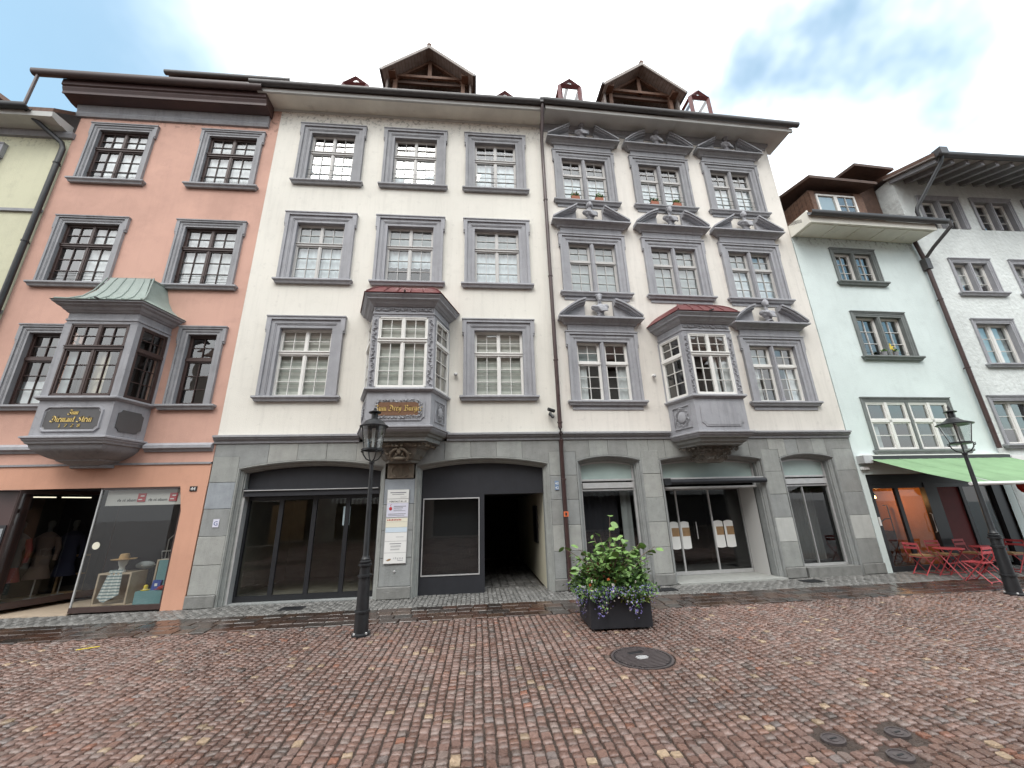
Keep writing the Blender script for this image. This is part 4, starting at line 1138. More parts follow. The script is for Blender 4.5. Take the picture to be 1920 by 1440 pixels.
# shop with folding glass doors
sf = arch_panel(-4.99, -2.13, 2.26, *A1, .125, .26, .32).build('blind_panel', 'panel_anthracite', hB)
bx = MB(); bx.box(-4.985, -2.13, .12, .30, 2.10, 2.21); bx.box(-4.985, -2.13, .09, .14, 2.22, 2.262); bx.build('awning_box', 'panel_anthracite', sf)
MB().box(-4.97, -2.15, .082, .092, 2.215, 2.232).build('awning_rail', 'metal_pale', sf)
fd = MB(); xs_ = np.linspace(-4.95, -2.13, 5); R_ = []
for a, c in zip(xs_, xs_[1:]):
    fd.box(a, a + .045, .30, .36, .02, 2.1); fd.box(c - .045, c, .30, .36, .02, 2.1); fd.box(a + .045, c - .045, .30, .36, .02, .13); fd.box(a + .045, c - .045, .30, .36, 2.02, 2.1)
    R_.append((a + .045, c - .045, .13, 2.02))
fo = fd.build('folding_door', 'frame_black', hB)
panes(fo, R_, .33, 'shop_glass', .004)
MB().box(-5.0, -4.955, .14, .36, .02, 2.1).build('door_jamb', 'metal_pale', fo)
MB().box(-5.06, -2.05, .12, .40, 0, .02).build('threshold', 'ashlar_1', fo)
rm = MB(); rm.quad((-5.2, 3.2, 0), (-1.9, 3.2, 0), (-1.9, 3.2, 3.2), (-5.2, 3.2, 3.2)); rm.quad((-5.2, .36, 0), (-5.2, 3.2, 0), (-5.2, 3.2, 3.2), (-5.2, .36, 3.2)); rm.quad((-1.9, .36, 0), (-1.9, 3.2, 0), (-1.9, 3.2, 3.2), (-1.9, .36, 3.2)); rm.quad((-5.2, .36, 2.9), (-1.9, .36, 2.9), (-1.9, 3.2, 2.9), (-5.2, 3.2, 2.9)); rm.quad((-5.2, .36, 0.02), (-1.9, .36, .02), (-1.9, 3.2, .02), (-5.2, 3.2, .02))
rm.build('shop_room', 'interior_mid', hB)
MB().box(-2.93, -2.78, .342, .346, 1.45, 1.85).build('notice', 'pale_blue_plate', fo)
# passage and framed window
ap = arch_panel(-1.215, 1.575, 2.03, *A2, .125, .24, .30).build('blind_panel', 'panel_anthracite', hB)
dp = MB(); dp.box(-1.215, .20, .24, .30, 0.0, .36); dp.box(-1.215, -1.17, .24, .30, .36, 2.03); dp.box(.09, .20, .24, .9, .36, 2.03); dp.box(.09, .20, .30, .9, 0, .36); dp.box(-1.17, .09, .24, .30, 1.97, 2.03)
dpo = dp.build('window_panel', 'panel_anthracite', hB)
fr = MB(); fr.box(-1.17, .09, .225, .245, .36, .385); fr.box(-1.17, .09, .225, .245, 1.945, 1.97); fr.box(-1.17, -1.15, .225, .245, .385, 1.945); fr.box(.07, .09, .225, .245, .385, 1.945); fr.build('pane_trim', 'metal_pale', dpo)
panes(dpo, [(-1.15, .07, .385, 1.945)], .25, 'shop_glass', .003)
MB().quad((-1.2, .55, 0), (.15, .55, 0), (.15, .55, 2.1), (-1.2, .55, 2.1)).build('backing', 'frame_black', dpo)
pw = MB(); pw.quad((1.578, .14, 0), (1.578, 6.2, 0), (1.578, 6.2, 2.06), (1.578, .14, 2.06)); pw.build('passage_wall', 'plaster_passage', hB)
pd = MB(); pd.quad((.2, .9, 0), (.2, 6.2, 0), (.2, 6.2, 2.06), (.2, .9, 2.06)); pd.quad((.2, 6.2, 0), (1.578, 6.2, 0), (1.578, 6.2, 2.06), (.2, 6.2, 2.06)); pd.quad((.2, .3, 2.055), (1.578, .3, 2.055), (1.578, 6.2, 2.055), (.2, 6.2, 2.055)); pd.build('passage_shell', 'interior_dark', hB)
MB().box(1.545, 1.577, 1.3, 1.95, .85, 1.75).build('notice_case', 'frame_black', hB)
pf = []
for i in range(7):
    for k in range(26): pf.append((.30 + i * .19 + (.09 if k % 2 else 0) * 0, .69 + k * .13, .18, .12, 0))
lay(hB, 'passage_paver', pf, TV2, 'brick_pale', lambda r: tuple(v * .55 for v in pale_colour(r)), 0, 31, .01)

# house sign boards on the middle pier
sg_ = MB().box(-.235, .235, -.022, 0, 0, 1.5).build('sign_board', 'metal_pale', hB, (-1.685, -.004, .67))
y_ = -.026
def plate(z0, z1, mt): MB().box(-.225, .225, y_, -.02, z0, z1).build('sign_plate', mt, sg_)
def line(x0, x1, z, h, mt): MB().box(x0, x1, y_ - .002, y_ + .001, z, z + h).build('print_line', mt, sg_)
plate(1.31, 1.495, 'white_plate'); plate(1.22, 1.295, 'white_plate'); plate(.93, 1.215, 'lilac_plate'); plate(.83, .90, 'cream_plate'); plate(.72, .825, 'cream_plate'); plate(.62, .715, 'pale_blue_plate'); plate(.445, .61, 'white_plate'); plate(.22, .435, 'white_plate'); plate(.01, .21, 'white_plate')
text('VORSTADT 40 - 42', .045, 'ink_black', sg_, (0, y_ - .002, 1.235)); 
for x0, x1, z, h, m in [(-.17, .17, 1.425, .018, 'ink_grey'), (-.13, .13, 1.39, .010, 'ink_grey'), (.05, .18, 1.335, .006, 'ink_grey'), (-.08, .18, 1.14, .014, 'ink_grey'), (-.08, .12, 1.105, .014, 'ink_grey'), (-.08, .10, 1.07, .007, 'ink_grey'), (-.08, .17, 1.05, .007, 'ink_grey'), (-.19, .18, .985, .012, 'ink_grey'), (-.19, .15, .955, .008, 'ink_grey'), (-.12, .12, .385, .014, 'ink_grey'), (-.10, .11, .345, .008, 'ink_grey'), (-.10, .11, .325, .008, 'ink_grey'), (-.10, .09, .285, .006, 'ink_grey'), (-.10, .09, .268, .006, 'ink_grey'), (0, .16, .52, .006, 'ink_grey')]: line(x0, x1, z, h, m)
for k in range(9): line(-.20 + k * .034, -.178 + k * .034, .855, .024 + .006 * (k % 2), 'ink_red')
MB().ball((-.145, y_, 1.10), .035, 12, 6, 1, .15, 1.1).build('logo_mark', 'ink_red', sg_)
MB().tube([(-.14, y_, 1.14), (-.15, y_, 1.17), (-.135, y_, 1.19)], .006, 5).build('logo_stem', 'ink_red', sg_)
MB().prism([(-.18, .07), (-.12, .10), (-.07, .10), (-.09, .07), (-.14, .055)], y_ - .002, y_).build('logo_mark', 'wood_oak', sg_)
text('r h y n o', .06, 'ink_grey', sg_, (.07, y_ - .002, .09)); line(.06, .17, .06, .008, 'ink_grey')
MB().ball((-1.68, -.012, .52), .025, 8, 6, 1, .5, 1).build('door_bell', 'metal_pale', hB)
# small fittings
def spot(bld, u, z):
    o = MB().lathe([(.03, 0), (.03, .05), (.02, .06)], 10).build('wall_light', 'white_plate', bld, (u, 0, z), (math.pi / 2, 0, 0)); MB().ball((0, -.03, .08), .045, 12, 8).build('light_globe', 'metal_pale', o)
spot(hB, -.48, 4.86)
stk = MB().box(-.06, .06, -.003, 0, 0, .16).build('paper_sticker', 'lilac_plate', hB, (-5.36, -.006, 1.50)); text('G', .12, 'ink_blue', stk, (0, -.005, .035))
dpB = downpipe(hB, [(1.97, -.62, 13.18), (1.97, -.6, 13.02), (1.99, -.13, 12.35), (1.99, -.13, 11.2), (1.99, -.13, 3.5), (1.99, -.17, 3.35), (1.99, -.17, 3.2), (1.99, -.10, 3.0), (2.0, -.10, 0.03)], collars=[(1.99, -.13, 5.2), (1.99, -.13, 7.6), (1.99, -.13, 10.1), (1.99, -.13, 3.62), (2.0, -.10, 2.3)])
MB().box(1.90, 2.06, -.70, -.54, 13.16, 13.36).build('rain_hopper', 'metal_gutter', dpB)
MB().box(1.94, 2.05, -.157, -.15, 1.50, 1.61).build('orange_tag', 'petal_orange', dpB); MB().box(1.975, 2.015, -.162, -.156, 1.525, 1.585).build('tag_mark', 'ink_black', dpB)
nm = MB().box(-.045, .045, -.012, 0, 0, .20).build('house_number', 'enamel_blue', hB, (1.855, -.004, 2.08)); text('40', .085, 'white_plate', nm, (0, -.014, .115)); text('42', .085, 'white_plate', nm, (0, -.014, .018))
cm = MB().tube([(0, 0, 0), (0, -.12, .02)], .03, 8).build('security_camera', 'metal_dark', hB, (1.78, 0, 3.84))
MB().tube([(-.06, -.16, .10), (.10, -.10, .06)], .042, 10).build('camera_body', 'metal_dark', cm, smooth=True); MB().tube([(0, -.12, .02), (.02, -.14, .09)], .02, 6).build('camera_arm', 'metal_pale', cm); MB().tube([(-.02, -.13, .0), (.05, -.18, -.11)], .038, 10).build('camera_body', 'metal_dark', cm, smooth=True)

# ---------------------------------------------------------------- house C, ivory, with pediments and busts
CA = rad(1.7)
hC = thing('townhouse', 'ivory townhouse with stone busts in broken pediments above its mullioned windows', 'house', (1.97, YB, 0), CA)
xsC = [1.30, 3.74, 6.14]; WC, HC = 1.37, 1.58
holes = []
for z in (4.19, 7.21, 10.24):
    for x in xsC:
        if z == 4.19 and x == 3.74: holes.append((2.98, 4.46, 4.2, 5.7)); continue
        holes.append((x - .74, x + .74, z - .02, z + HC + .06))
shell(hC, 0.02, 7.70, LEDGE1, 13.12, holes, 'plaster_ivory')
n_b = 0
for fl, z in enumerate((4.19, 7.21, 10.24)):
    for i, x in enumerate(xsC):
        if fl == 0 and i == 1: continue
        bl = [[('curtain_white', 0, .66, .02, .2), ('curtain_white', 0, .66, .78, .98), ('curtain_grey', .64, 1, 0, .5)], [('curtain_grey', 0, 1, 0, 1)], [('curtain_blue', 0, .64, 0, 1)]][fl]
        if fl == 1 and i == 2: bl = [('curtain_blue', 0, .66, .0, .45), ('curtain_blue', 0, .66, .55, 1.0), ('curtain_grey', .66, 1, 0, 1)]
        wd = window(hC, x, z, WC, HC, 'frame_white' if fl == 0 else 'frame_grey', 'stone_trim_cool' if fl < 2 else 'stone_trim', 'C', bl, rail=3 if fl == 2 else 0, deep_sill=True, bw=.245, sill_w=WC + .56, proud=.085)
        pediment(wd, WC, HC, (fl == 0) or (i == 1), .245, n_b % 3, 'stone_trim' if fl == 2 else 'stone_trim_cool'); n_b += 1
oC, PC_ = oriel(hC, 3.715, .655, .91, .83, 3.26, 4.13, 5.72, 6.20, 'stone_trim_cool', 'frame_white', 'roof_red', .47, [('curtain_white', 0, .68, .76, 1.0), ('curtain_white', 0, .68, .55, .68)], carved=True, hip=True)
yf = -.83 + .035; pz = 3.68
cut_panel(1.04, .58, .09, yf - .018, yf + .01).build('panel_moulding', 'stone_trim_cool', oC, (0, 0, pz)); cut_panel(.97, .51, .08, yf - .024, yf).build('panel_field', 'stone_trim_cool', oC, (0, 0, pz))
sg = -1
for sg in (-1, 1):
    side = Vector((sg * (.91 - .655), .83)).normalized(); nrm = Vector((side.y * sg, -side.x * sg)); mid = Vector((sg * .655, -.83)) + side * .44 + nrm * -.02
    q = MB(); q.ball((0, .005, 0), .135, 16, 8, 1, .25, 1.05)
    for k in range(18): a = 2 * math.pi * k / 18; carve(q, [(.185 * math.cos(a), -.012, .195 * math.sin(a))], .038, 400 + k)
    q.sweep([(-.27, -.27), (-.27, .27), (.27, .27), (.27, -.27)], [(0, .02), (0, -.008), (.02, -.008), (.02, .02)], 'elev', closed=True)
    q.build('rosette', 'stone_trim_cool', oC, (mid.x, mid.y, pz - .01), math.atan2(nrm.y, nrm.x) + math.pi / 2, smooth=True)
cb = MB(); Q = [(-.91, .06), (-.655, -.83), (.655, -.83), (.91, .06)]
cb.sweep(Q, [(-.02, 3.17), (-.03, 3.14), (-.09, 3.12), (-.11, 3.06), (-.17, 3.03), (-.2, 3.0), (-.5, 3.0)]); cb.hprism([(-.72, .05), (-.5, -.65), (.5, -.65), (.72, .05)], 2.99, 3.15)
cb.build('corbel', 'ashlar_4', oC); cb = MB()
cb.sweep([(-.45, .06), (-.33, -.42), (.33, -.42), (.45, .06)], [(.02, 3.0), (.0, 2.94), (-.05, 2.84), (-.10, 2.74), (-.16, 2.64)]); cb.hprism([(-.3, .05), (-.2, -.26), (.2, -.26), (.3, .05)], 2.63, 2.7)
cb.build('corbel_core', 'sandstone_grey', oC)
cv = MB(); rr = random.Random(9)
for k in range(17): carve(cv, [(-.40 + k * .05, -.45 + .03 * (k % 2), 2.93)], .05, 500 + k)
for k in range(12): carve(cv, [(-.29 + k * .052, -.40, 2.84)], .05, 520 + k)
for k in range(9): carve(cv, [(-.22 + k * .055, -.34, 2.73)], .048, 540 + k)
for sg in (-1, 1):
    for k in range(5): carve(cv, [(sg * (.5 + .06 * k), -.42 + k * .09, 2.96)], .05, 560 + k)
for k in range(8):
    for j, (yy, zz, xx) in enumerate(((-.38, 2.93, .36), (-.34, 2.83, .33), (-.28, 2.73, .27))):
        for sg in (-1, 1): carve(cv, [(sg * (xx + .02 + .012 * k), yy + k * .055, zz)], .046, 580 + k * 3 + j)
cv.build('corbel_carving', 'sandstone_grey', oC, smooth=True)
# eaves
cr = MB(); cr.sweep([(0.0, 0), (7.62, 0), (7.62, .1)], [(0, 12.83), (.025, 12.84), (.03, 12.90), (.07, 12.94), (.10, 13.00), (.10, 13.05), (0, 13.05)]); cr.build('cornice', 'stone_trim', hC)
so = MB()
for x0, x1 in ((0.08, 4.3), (4.3, 8.15)): so.box(x0, x1 - .008, -.55, .3, 13.055, 13.09)
so.build('soffit', 'soffit_grey', hC)
fa = MB(); fa.box(0.08, 8.2, -.60, -.54, 13.035, 13.17); fa.build('fascia', 'soffit_grey', hC)
gutter(hC, 0.0, 8.36, -.68, 13.24, .08); roof(hC, 0.02, 8.2, 13.18, .62, 46)
spot(hC, 2.58, 4.86)
# ground floor
C1, C2, C3 = (.38, 1.98, 2.745, 2.86), (2.43, 5.15, 2.745, 2.86), (5.62, 7.15, 2.745, 2.86)
pier(hC, 0.02, C1[0], special={1: 'ashlar_2'}); pier(hC, C1[1], C2[0], special={0: 'ashlar_2', 2: 'ashlar_0'}); pier(hC, C2[1], C3[0], special={1: 'ashlar_pale', 2: 'ashlar_1'}); pier(hC, C3[1], 7.72, special={0: 'ashlar_4', 1: 'ashlar_pale', 2: 'ashlar_1', 3: 'ashlar_4'})
for a in (C1, C2, C3): arch_trim(hC, *a, mt='ashlar_1')
spandrel(hC, *C1, (.72, 1.18, 1.66), .02, 2.2); spandrel(hC, *C2, (2.62, 3.15, 4.3, 4.85), 2.2, 5.385); spandrel(hC, *C3, (5.85, 6.2, 6.62, 7.0), 5.385, 7.72)
ledge(hC, 0.01, 7.74, gaps=((2.78, 4.65),))
def shop_arch(bld, a, z_sill, y=.24, ins=.125, split=None, box=True):
    xl, xr, zs, za = a; x0, x1 = xl + ins, xr - ins
    f = arch_fn(x0, x1, zs - ins * .6, za - ins); fo_ = arch_fn(x0 + .045, x1 - .045, zs - ins * .6 - .045, za - ins - .045)
    xsn = np.linspace(x0, x1, 15); xsi = np.linspace(x0 + .045, x1 - .045, 15)
    b = MB()
    outer = [(x, f(x)) for x in xsn]; inner = [(x, fo_(x)) for x in xsi]
    for k in range(14): b.add([(outer[k][0], y, outer[k][1]), (outer[k + 1][0], y, outer[k + 1][1]), (inner[k + 1][0], y, inner[k + 1][1]), (inner[k][0], y, inner[k][1]), (inner[k + 1][0], y + .05, inner[k + 1][1]), (inner[k][0], y + .05, inner[k][1])], [(0, 1, 2, 3), (3, 2, 4, 5)])
    b.box(x0, x0 + .045, y, y + .06, z_sill, outer[0][1] - .0); b.box(x1 - .045, x1, y, y + .06, z_sill, outer[-1][1])
    b.box(x0, x1, y - .01, y + .06, 2.27, 2.315); b.box(x0, x1, y - .01, y + .06, 2.045, 2.085); b.box(x0, x1, y, y + .06, z_sill, z_sill + .05)
    o = b.build('shop_window', 'metal_pale', bld)
    MB().prism([(x0 + .045, 2.315), (x1 - .045, 2.315)] + inner[::-1], y + .03, y + .034).build('fanlight_pane', 'frosted_fanlight', o)
    if box: MB().box(x0 + .05, x1 - .05, y - .04, y + .05, 2.10, 2.23).build('blind_box', 'metal_pale', o)
    gx = [x0 + .045] + (split or []) + [x1 - .045]
    panes(o, [(p, q_, z_sill + .05, 2.045) for p, q_ in zip(gx, gx[1:])], y + .03, 'shop_glass', .003)
    MB().quad((x0, y + .5, 2.28), (x1, y + .5, 2.28), (x1, y + .5, 2.8), (x0, y + .5, 2.8)).build('fanlight_backing', 'white_wall', o)
    return o
s1 = shop_arch(hC, C1, .24); MB().box(C1[0] + .1, C1[1] - .1, -.01, .3, 0, .24).build('window_base', 'ashlar_plinth', s1)
s3 = shop_arch(hC, C3, .20, split=[6.28]); MB().box(C3[0] + .08, C3[1] - .08, -.02, .32, 0, .20).build('window_base', 'ashlar_plinth', s3); MB().box(6.265, 6.28, .24, .30, .25, 2.05).build('glass_joint', 'metal_pale', s3)
s2 = shop_arch(hC, C2, 2.045, box=False)
for ch in list(s2.children):
    if ch.name.startswith('pane'): bpy.data.objects.remove(ch)
MB().tube([(2.50, -.02, 2.20), (5.10, -.02, 2.20)], .06, 12).build('roller_awning', 'panel_anthracite', s2, smooth=True); MB().box(2.55, 5.05, -.03, .0, 2.265, 2.29).build('awning_rail', 'metal_pale', s2); MB().box(2.48, 2.62, -.08, .2, 2.13, 2.28).build('awning_bracket', 'frame_black', s2)
# recessed entrance
en = MB(); en.quad((4.98, .3, 0), (4.98, .86, 0), (4.98, .86, 2.1), (4.98, .3, 2.1)); en.quad((2.58, .3, 0), (2.58, .86, 0), (2.58, .86, 2.1), (2.58, .3, 2.1)); en.quad((2.55, .25, 2.075), (5.03, .25, 2.075), (5.03, .9, 2.075), (2.55, .9, 2.075)); ent = en.build('entrance_recess', 'white_wall', hC)
MB().box(2.50, 5.08, -.10, .90, -.01, .035).build('landing', 'ashlar_2', ent)
dr = MB(); R_ = []
for a, c in ((2.60, 3.18), (3.18, 4.08), (4.08, 4.96)):
    dr.box(a, a + .02, .84, .88, .04, 2.07); dr.box(c - .02, c, .84, .88, .04, 2.07); dr.box(a + .02, c - .02, .84, .88, .04, .12); R_.append((a + .02, c - .02, .12, 2.05))
dr.box(2.6, 4.96, .84, .88, 2.03, 2.07)
dro = dr.build('glass_door', 'metal_pale', hC); panes(dro, R_, .86, 'shop_glass', .003)
for x in (3.02, 3.30, 4.22, 4.50):
    q = MB(); xs2 = np.linspace(-.125, .125, 7)
    q.prism([(xx, .02 - .02 * (1 - (xx / .125) ** 2)) for xx in xs2] + [(xx, .62 + .03 * (1 - (xx / .125) ** 2)) for xx in xs2[::-1]], .846, .849); q.build('door_sticker', 'white_plate', dro, (x, 0, .62))
    MB().box(-.07, .125, .842, .845, 0, .20).build('sticker_print', 'wood_oak', dro, (x, 0, .92))
MB().tube([(3.60, .80, .85), (3.60, .80, 1.25)], .012, 6).build('door_handle', 'metal_pale', dro)
rm = MB()
for x0, x1 in ((.1, 2.2), (2.3, 5.25), (5.4, 7.6)):
    rm.quad((x0, 3.0, 0), (x1, 3.0, 0), (x1, 3.0, 3.2), (x0, 3.0, 3.2)); rm.quad((x0, .4, 0), (x0, 3, 0), (x0, 3, 3.2), (x0, .4, 3.2)); rm.quad((x1, .4, 0), (x1, 3, 0), (x1, 3, 3.2), (x1, .4, 3.2)); rm.quad((x0, .3, 3.1), (x1, .3, 3.1), (x1, 3, 3.1), (x0, 3, 3.1)); rm.quad((x0, .4, .02), (x1, .4, .02), (x1, 3, .02), (x0, 3, .02))
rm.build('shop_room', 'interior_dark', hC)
obj('curtain', curtain_mesh(.25, 1.75, 'cloth_grey'), s1, (1.70, .55, .28)); obj('curtain', curtain_mesh(1.0, 1.75, 'matte_black'), s1, (1.0, .6, .28))
obj('curtain', curtain_mesh(.7, 1.75, 'cloth_dim'), s3, (6.62, .75, .25)); obj('curtain', curtain_mesh(.5, 1.75, 'cloth_grey'), s3, (6.0, .8, .25))

# ---------------------------------------------------------------- open timber dormers and glazed skylights on the two roofs
def dormer(bld, u, y, z_base, zpeak, zeave, hw, over=.40):
    """timber-framed loggia dormer: u of its ridge, y of its truss, heights of ridge and eaves"""
    rise = zpeak - zeave; th = .09; yv, yb = y - over, y + 2.6
    under = lambda x: zpeak - rise * abs(x) / hw - th
    b = MB()
    for s in (-1, 1):
        b.add([(0, yv, zpeak), (s * hw, yv, zeave), (s * hw, yb, zeave), (0, yb, zpeak), (0, yv, zpeak - th), (s * hw, yv, zeave - th), (s * hw, yb, zeave - th), (0, yb, zpeak - th)], [(0, 1, 2, 3), (4, 5, 6, 7), (0, 1, 5, 4), (1, 2, 6, 5)])
    d = b.build('dormer', 'roof_tile', bld, (u, 0, 0))
    n = 15
    for s in (-1, 1):
        for k in range(n):
            xa, xb = s * hw * k / n, s * hw * (k + .92) / n
            q = MB(); q.add([(xa, yv + .02, under(xa) - .012), (xb, yv + .02, under(xb) - .012), (xb, y + 1.2, under(xb) - .012), (xa, y + 1.2, under(xa) - .012), (xa, yv + .02, under(xa)), (xb, yv + .02, under(xb))], [(0, 1, 2, 3), (0, 1, 5, 4)]); q.build('verge_board', 'wood_board', d)
        MB().prism([(0, zpeak - .01), (s * hw, zeave - .01), (s * hw, zeave - .13), (0, zpeak - .13)], yv - .035, yv).build('bargeboard', 'wood_grey', d)
        MB().prism([(0, zpeak - th - .02), (s * hw * .86, under(hw * .86) - .02), (s * hw * .86, under(hw * .86) - .13), (0, zpeak - th - .13)], y - .05, y + .05).build('rafter', 'wood_weathered', d)
    zt = zeave + .20; hp = hw * .76
    for s in (-1, 1):
        MB().box(s * hp - .06, s * hp + .06, y - .06, y + .06, z_base, zt - .06).build('corner_post', 'wood_weathered', d)
        MB().prism([(s * hp, zt - .65), (s * (hp - .5), zt - .12), (s * (hp - .62), zt - .12), (s * hp, zt - .78)], y + .25, y + .33).build('brace', 'wood_dark', d)
        MB().box(min(s * (hp - .04), s * (hw - .08)), max(s * (hp - .04), s * (hw - .08)), y - .3, y + .07, zt - .17, zt - .04).build('purlin_end', 'wood_weathered', d)
    MB().box(-.06, .06, y - .058, y + .058, zt - .05, zpeak - th - .1).build('king_post', 'wood_weathered', d)
    MB().box(-hp - .12, hp + .12, y - .08, y - .01, zt - .05, zt + .05).build('tie_beam', 'wood_weathered', d); MB().box(-hp - .05, hp + .05, y + .02, y + .09, zt - .20, zt - .10).build('tie_beam', 'wood_dark', d)
    for s in (-1, 1):
        MB().box(s * (hw - .10) - .03, s * (hw - .10) + .03, y - .1, yb, z_base - .3, zeave - .02).build('cheek', 'wood_board', d)
    MB().prism([(-hw + .1, z_base - .3), (hw - .1, z_base - .3), (hw - .1, zeave - .15), (0, zpeak - .15), (-hw + .1, zeave - .15)], y + 1.2, y + 1.25).build('rear_wall', 'wood_dark', d)
    k = MB(); k.tube([(0, yv - .03, zpeak + .02), (0, yb, zpeak + .02)], .075, 8); k.build('ridge_tile', 'roof_tile', d, smooth=True)
    for s in (-1, 1): MB().tube([(s * (hw + .04), yv, zeave - .03), (s * (hw + .04), yb, zeave - .03)], .05, 8).build('gutter', 'metal_gutter', d)
    return d
dormer(hB, -1.48, .15, 13.5, 15.84, 14.73, 1.40)
dormer(hC, 3.58, .10, 13.5, 15.92, 14.82, 1.40)
def skylight(bld, u, y, zpk, hw, h):
    b = MB(); g = .30; f = .085
    for s in (-1, 1):
        b.tube([(s * hw, y, zpk - g - h), (s * hw, y, zpk - g)], f, 4); b.tube([(s * hw, y, zpk - g), (0, y, zpk)], f * .8, 4); b.tube([(s * hw, y, zpk - g), (s * hw, y + 1.1, zpk - g)], f * .7, 4)
    b.tube([(-hw, y, zpk - g), (hw, y, zpk - g)], f, 4); b.tube([(0, y, zpk), (0, y + 1.3, zpk)], f * .7, 4); b.box(-hw, hw, y - .03, y + .03, zpk - g - h, zpk - g - h + .07)
    o = b.build('skylight', 'roof_red', bld, (u, 0, 0))
    for vs in ([(-hw, y, zpk - g - h), (hw, y, zpk - g - h), (hw, y, zpk - g), (-hw, y, zpk - g)], [(-hw, y, zpk - g), (hw, y, zpk - g), (0, y, zpk)], [(-hw, y, zpk - g), (0, y, zpk), (0, y + 1.3, zpk), (-hw, y + 1.1, zpk - g)], [(hw, y, zpk - g), (0, y, zpk), (0, y + 1.3, zpk), (hw, y + 1.1, zpk - g)], [(-hw, y, zpk - g - h), (-hw, y, zpk - g), (-hw, y + 1.1, zpk - g)], [(hw, y, zpk - g - h), (hw, y, zpk - g), (hw, y + 1.1, zpk - g)]):
        me = bpy.data.meshes.new('pane'); me.from_pydata(vs, [], [tuple(range(len(vs)))]); me.materials.append(MATS['lamp_glass']); obj('pane', me, o)
skylight(hB, -3.90, .5, 15.26, .36, .9); skylight(hB, .97, .5, 15.08, .33, .9)
skylight(hC, 1.27, .45, 15.84, .35, .95); skylight(hC, 5.98, .35, 15.80, .34, .95)

# ---------------------------------------------------------------- house D, mint green with restaurant
hD = thing('townhouse', 'narrow mint green house with wooden dormer above a green awning', 'house', (9.67, 9.36, 0), CA)
holes = [(1.24, 2.72, 7.92, 9.06), (1.30, 2.98, 5.52, 6.86), (.76, 3.46, 2.88, 4.27), (.20, 4.22, -.01, 2.28)]
shell(hD, 0.03, 4.46, 0.0, 9.75, holes, 'plaster_mint', 8)
window(hD, 1.97, 7.94, 1.30, 1.02, 'frame_white', 'stone_trim_green', 'D', [('curtain_white', 0, 1, .02, .2), ('curtain_white', 0, 1, .55, .68)], bw=.13, ears=0, proud=.04, sill_w=1.6)
window(hD, 2.13, 5.54, 1.52, 1.24, 'frame_white', 'stone_trim_green', 'D', None, rail=1, bw=.14, ears=0, proud=.04, sill_w=1.84, rec=.13)
window(hD, 2.10, 2.90, 2.56, 1.28, 'frame_white', 'stone_trim_green', 'W', [('curtain_grey', 0, .5, .0, .12)], bw=.12, ears=0, proud=.035, rec=.03, sill_w=2.85)
# eaves slab with panelled soffit, gutter, timber dormer
ev = MB(); ev.box(.04, 4.34, -.66, .02, 9.47, 9.54); ev.box(.02, .06, -.68, .05, 9.43, 9.85); ev.box(.06, 4.34, -.69, -.66, 9.45, 9.66); evo = ev.build('eaves_board', 'soffit_cream', hD)
pn = MB()
for k in range(5): x0 = .16 + k * .83; pn.box(x0, x0 + .78, -.60, -.05, 9.448, 9.47)
pn.build('soffit_panel', 'soffit_cream', evo)
gutter(hD, .0, 4.66, -.78, 9.70, .085); roof(hD, .02, 4.4, 9.60, .46, 28, 4)
dm = MB(); dm.box(1.12, 3.05, .02, 2.6, 9.7, 11.35); dmo = dm.build('dormer', 'wood_dark', hD)
for k in range(18): MB().box(1.095, 1.122, .03 + k * .14, .16 + k * .14, 9.75, 11.3).build('cladding_board', 'wood_weathered', dmo)
MB().box(1.12, 1.28, -.02, .02, 9.75, 11.3).build('corner_board', 'wood_weathered', dmo); MB().box(2.74, 3.05, -.02, .02, 9.75, 11.3).build('corner_board', 'wood_weathered', dmo); MB().box(1.28, 2.74, -.02, .02, 9.75, 10.36).build('apron_board', 'wood_dark', dmo)
f2 = MB(); R_ = sash(f2, 1.30, 2.0, 10.36, 11.17, 1, 1, .06); R_ += sash(f2, 2.0, 2.72, 10.36, 11.17, 2, 2, .06); f2o = f2.build('dormer_window', 'frame_white', hD, (0, -.02, 0)); panes(f2o, R_)
obj('curtain', curtain_mesh(.7, .8, 'curtain_grey', .002), f2o, (1.65, .03, 10.36))
rf = MB(); rf.add([(.88, -.36, 11.58), (3.32, -.36, 11.52), (3.2, 2.6, 12.2), (.9, 2.6, 12.2), (.88, -.36, 11.48), (3.32, -.36, 11.42), (3.2, 2.6, 12.1), (.9, 2.6, 12.1)], [(0, 1, 2, 3), (4, 5, 6, 7), (0, 1, 5, 4), (1, 2, 6, 5), (0, 4, 7, 3)]); rf.build('dormer_roof', 'wood_dark', hD)
lp = MB(); lp.add([(3.1, -.1, 12.55), (4.6, -.1, 12.5), (4.6, 1.7, 12.75), (3.1, 1.7, 12.8), (3.1, -.1, 12.45), (4.6, -.1, 12.4), (4.6, 1.7, 12.65), (3.1, 1.7, 12.7)], [(0, 1, 2, 3), (4, 5, 6, 7), (0, 1, 5, 4), (1, 2, 6, 5), (0, 4, 7, 3)]); lpo = lp.build('loft_roof', 'wood_dark', hD); MB().box(3.4, 4.4, .5, 1.7, 10.2, 12.45).build('loft_wall', 'wood_dark', hD); MB().box(3.35, 4.25, -.35, -.2, 9.80, 9.86).build('snow_guard', 'metal_gutter', hD)
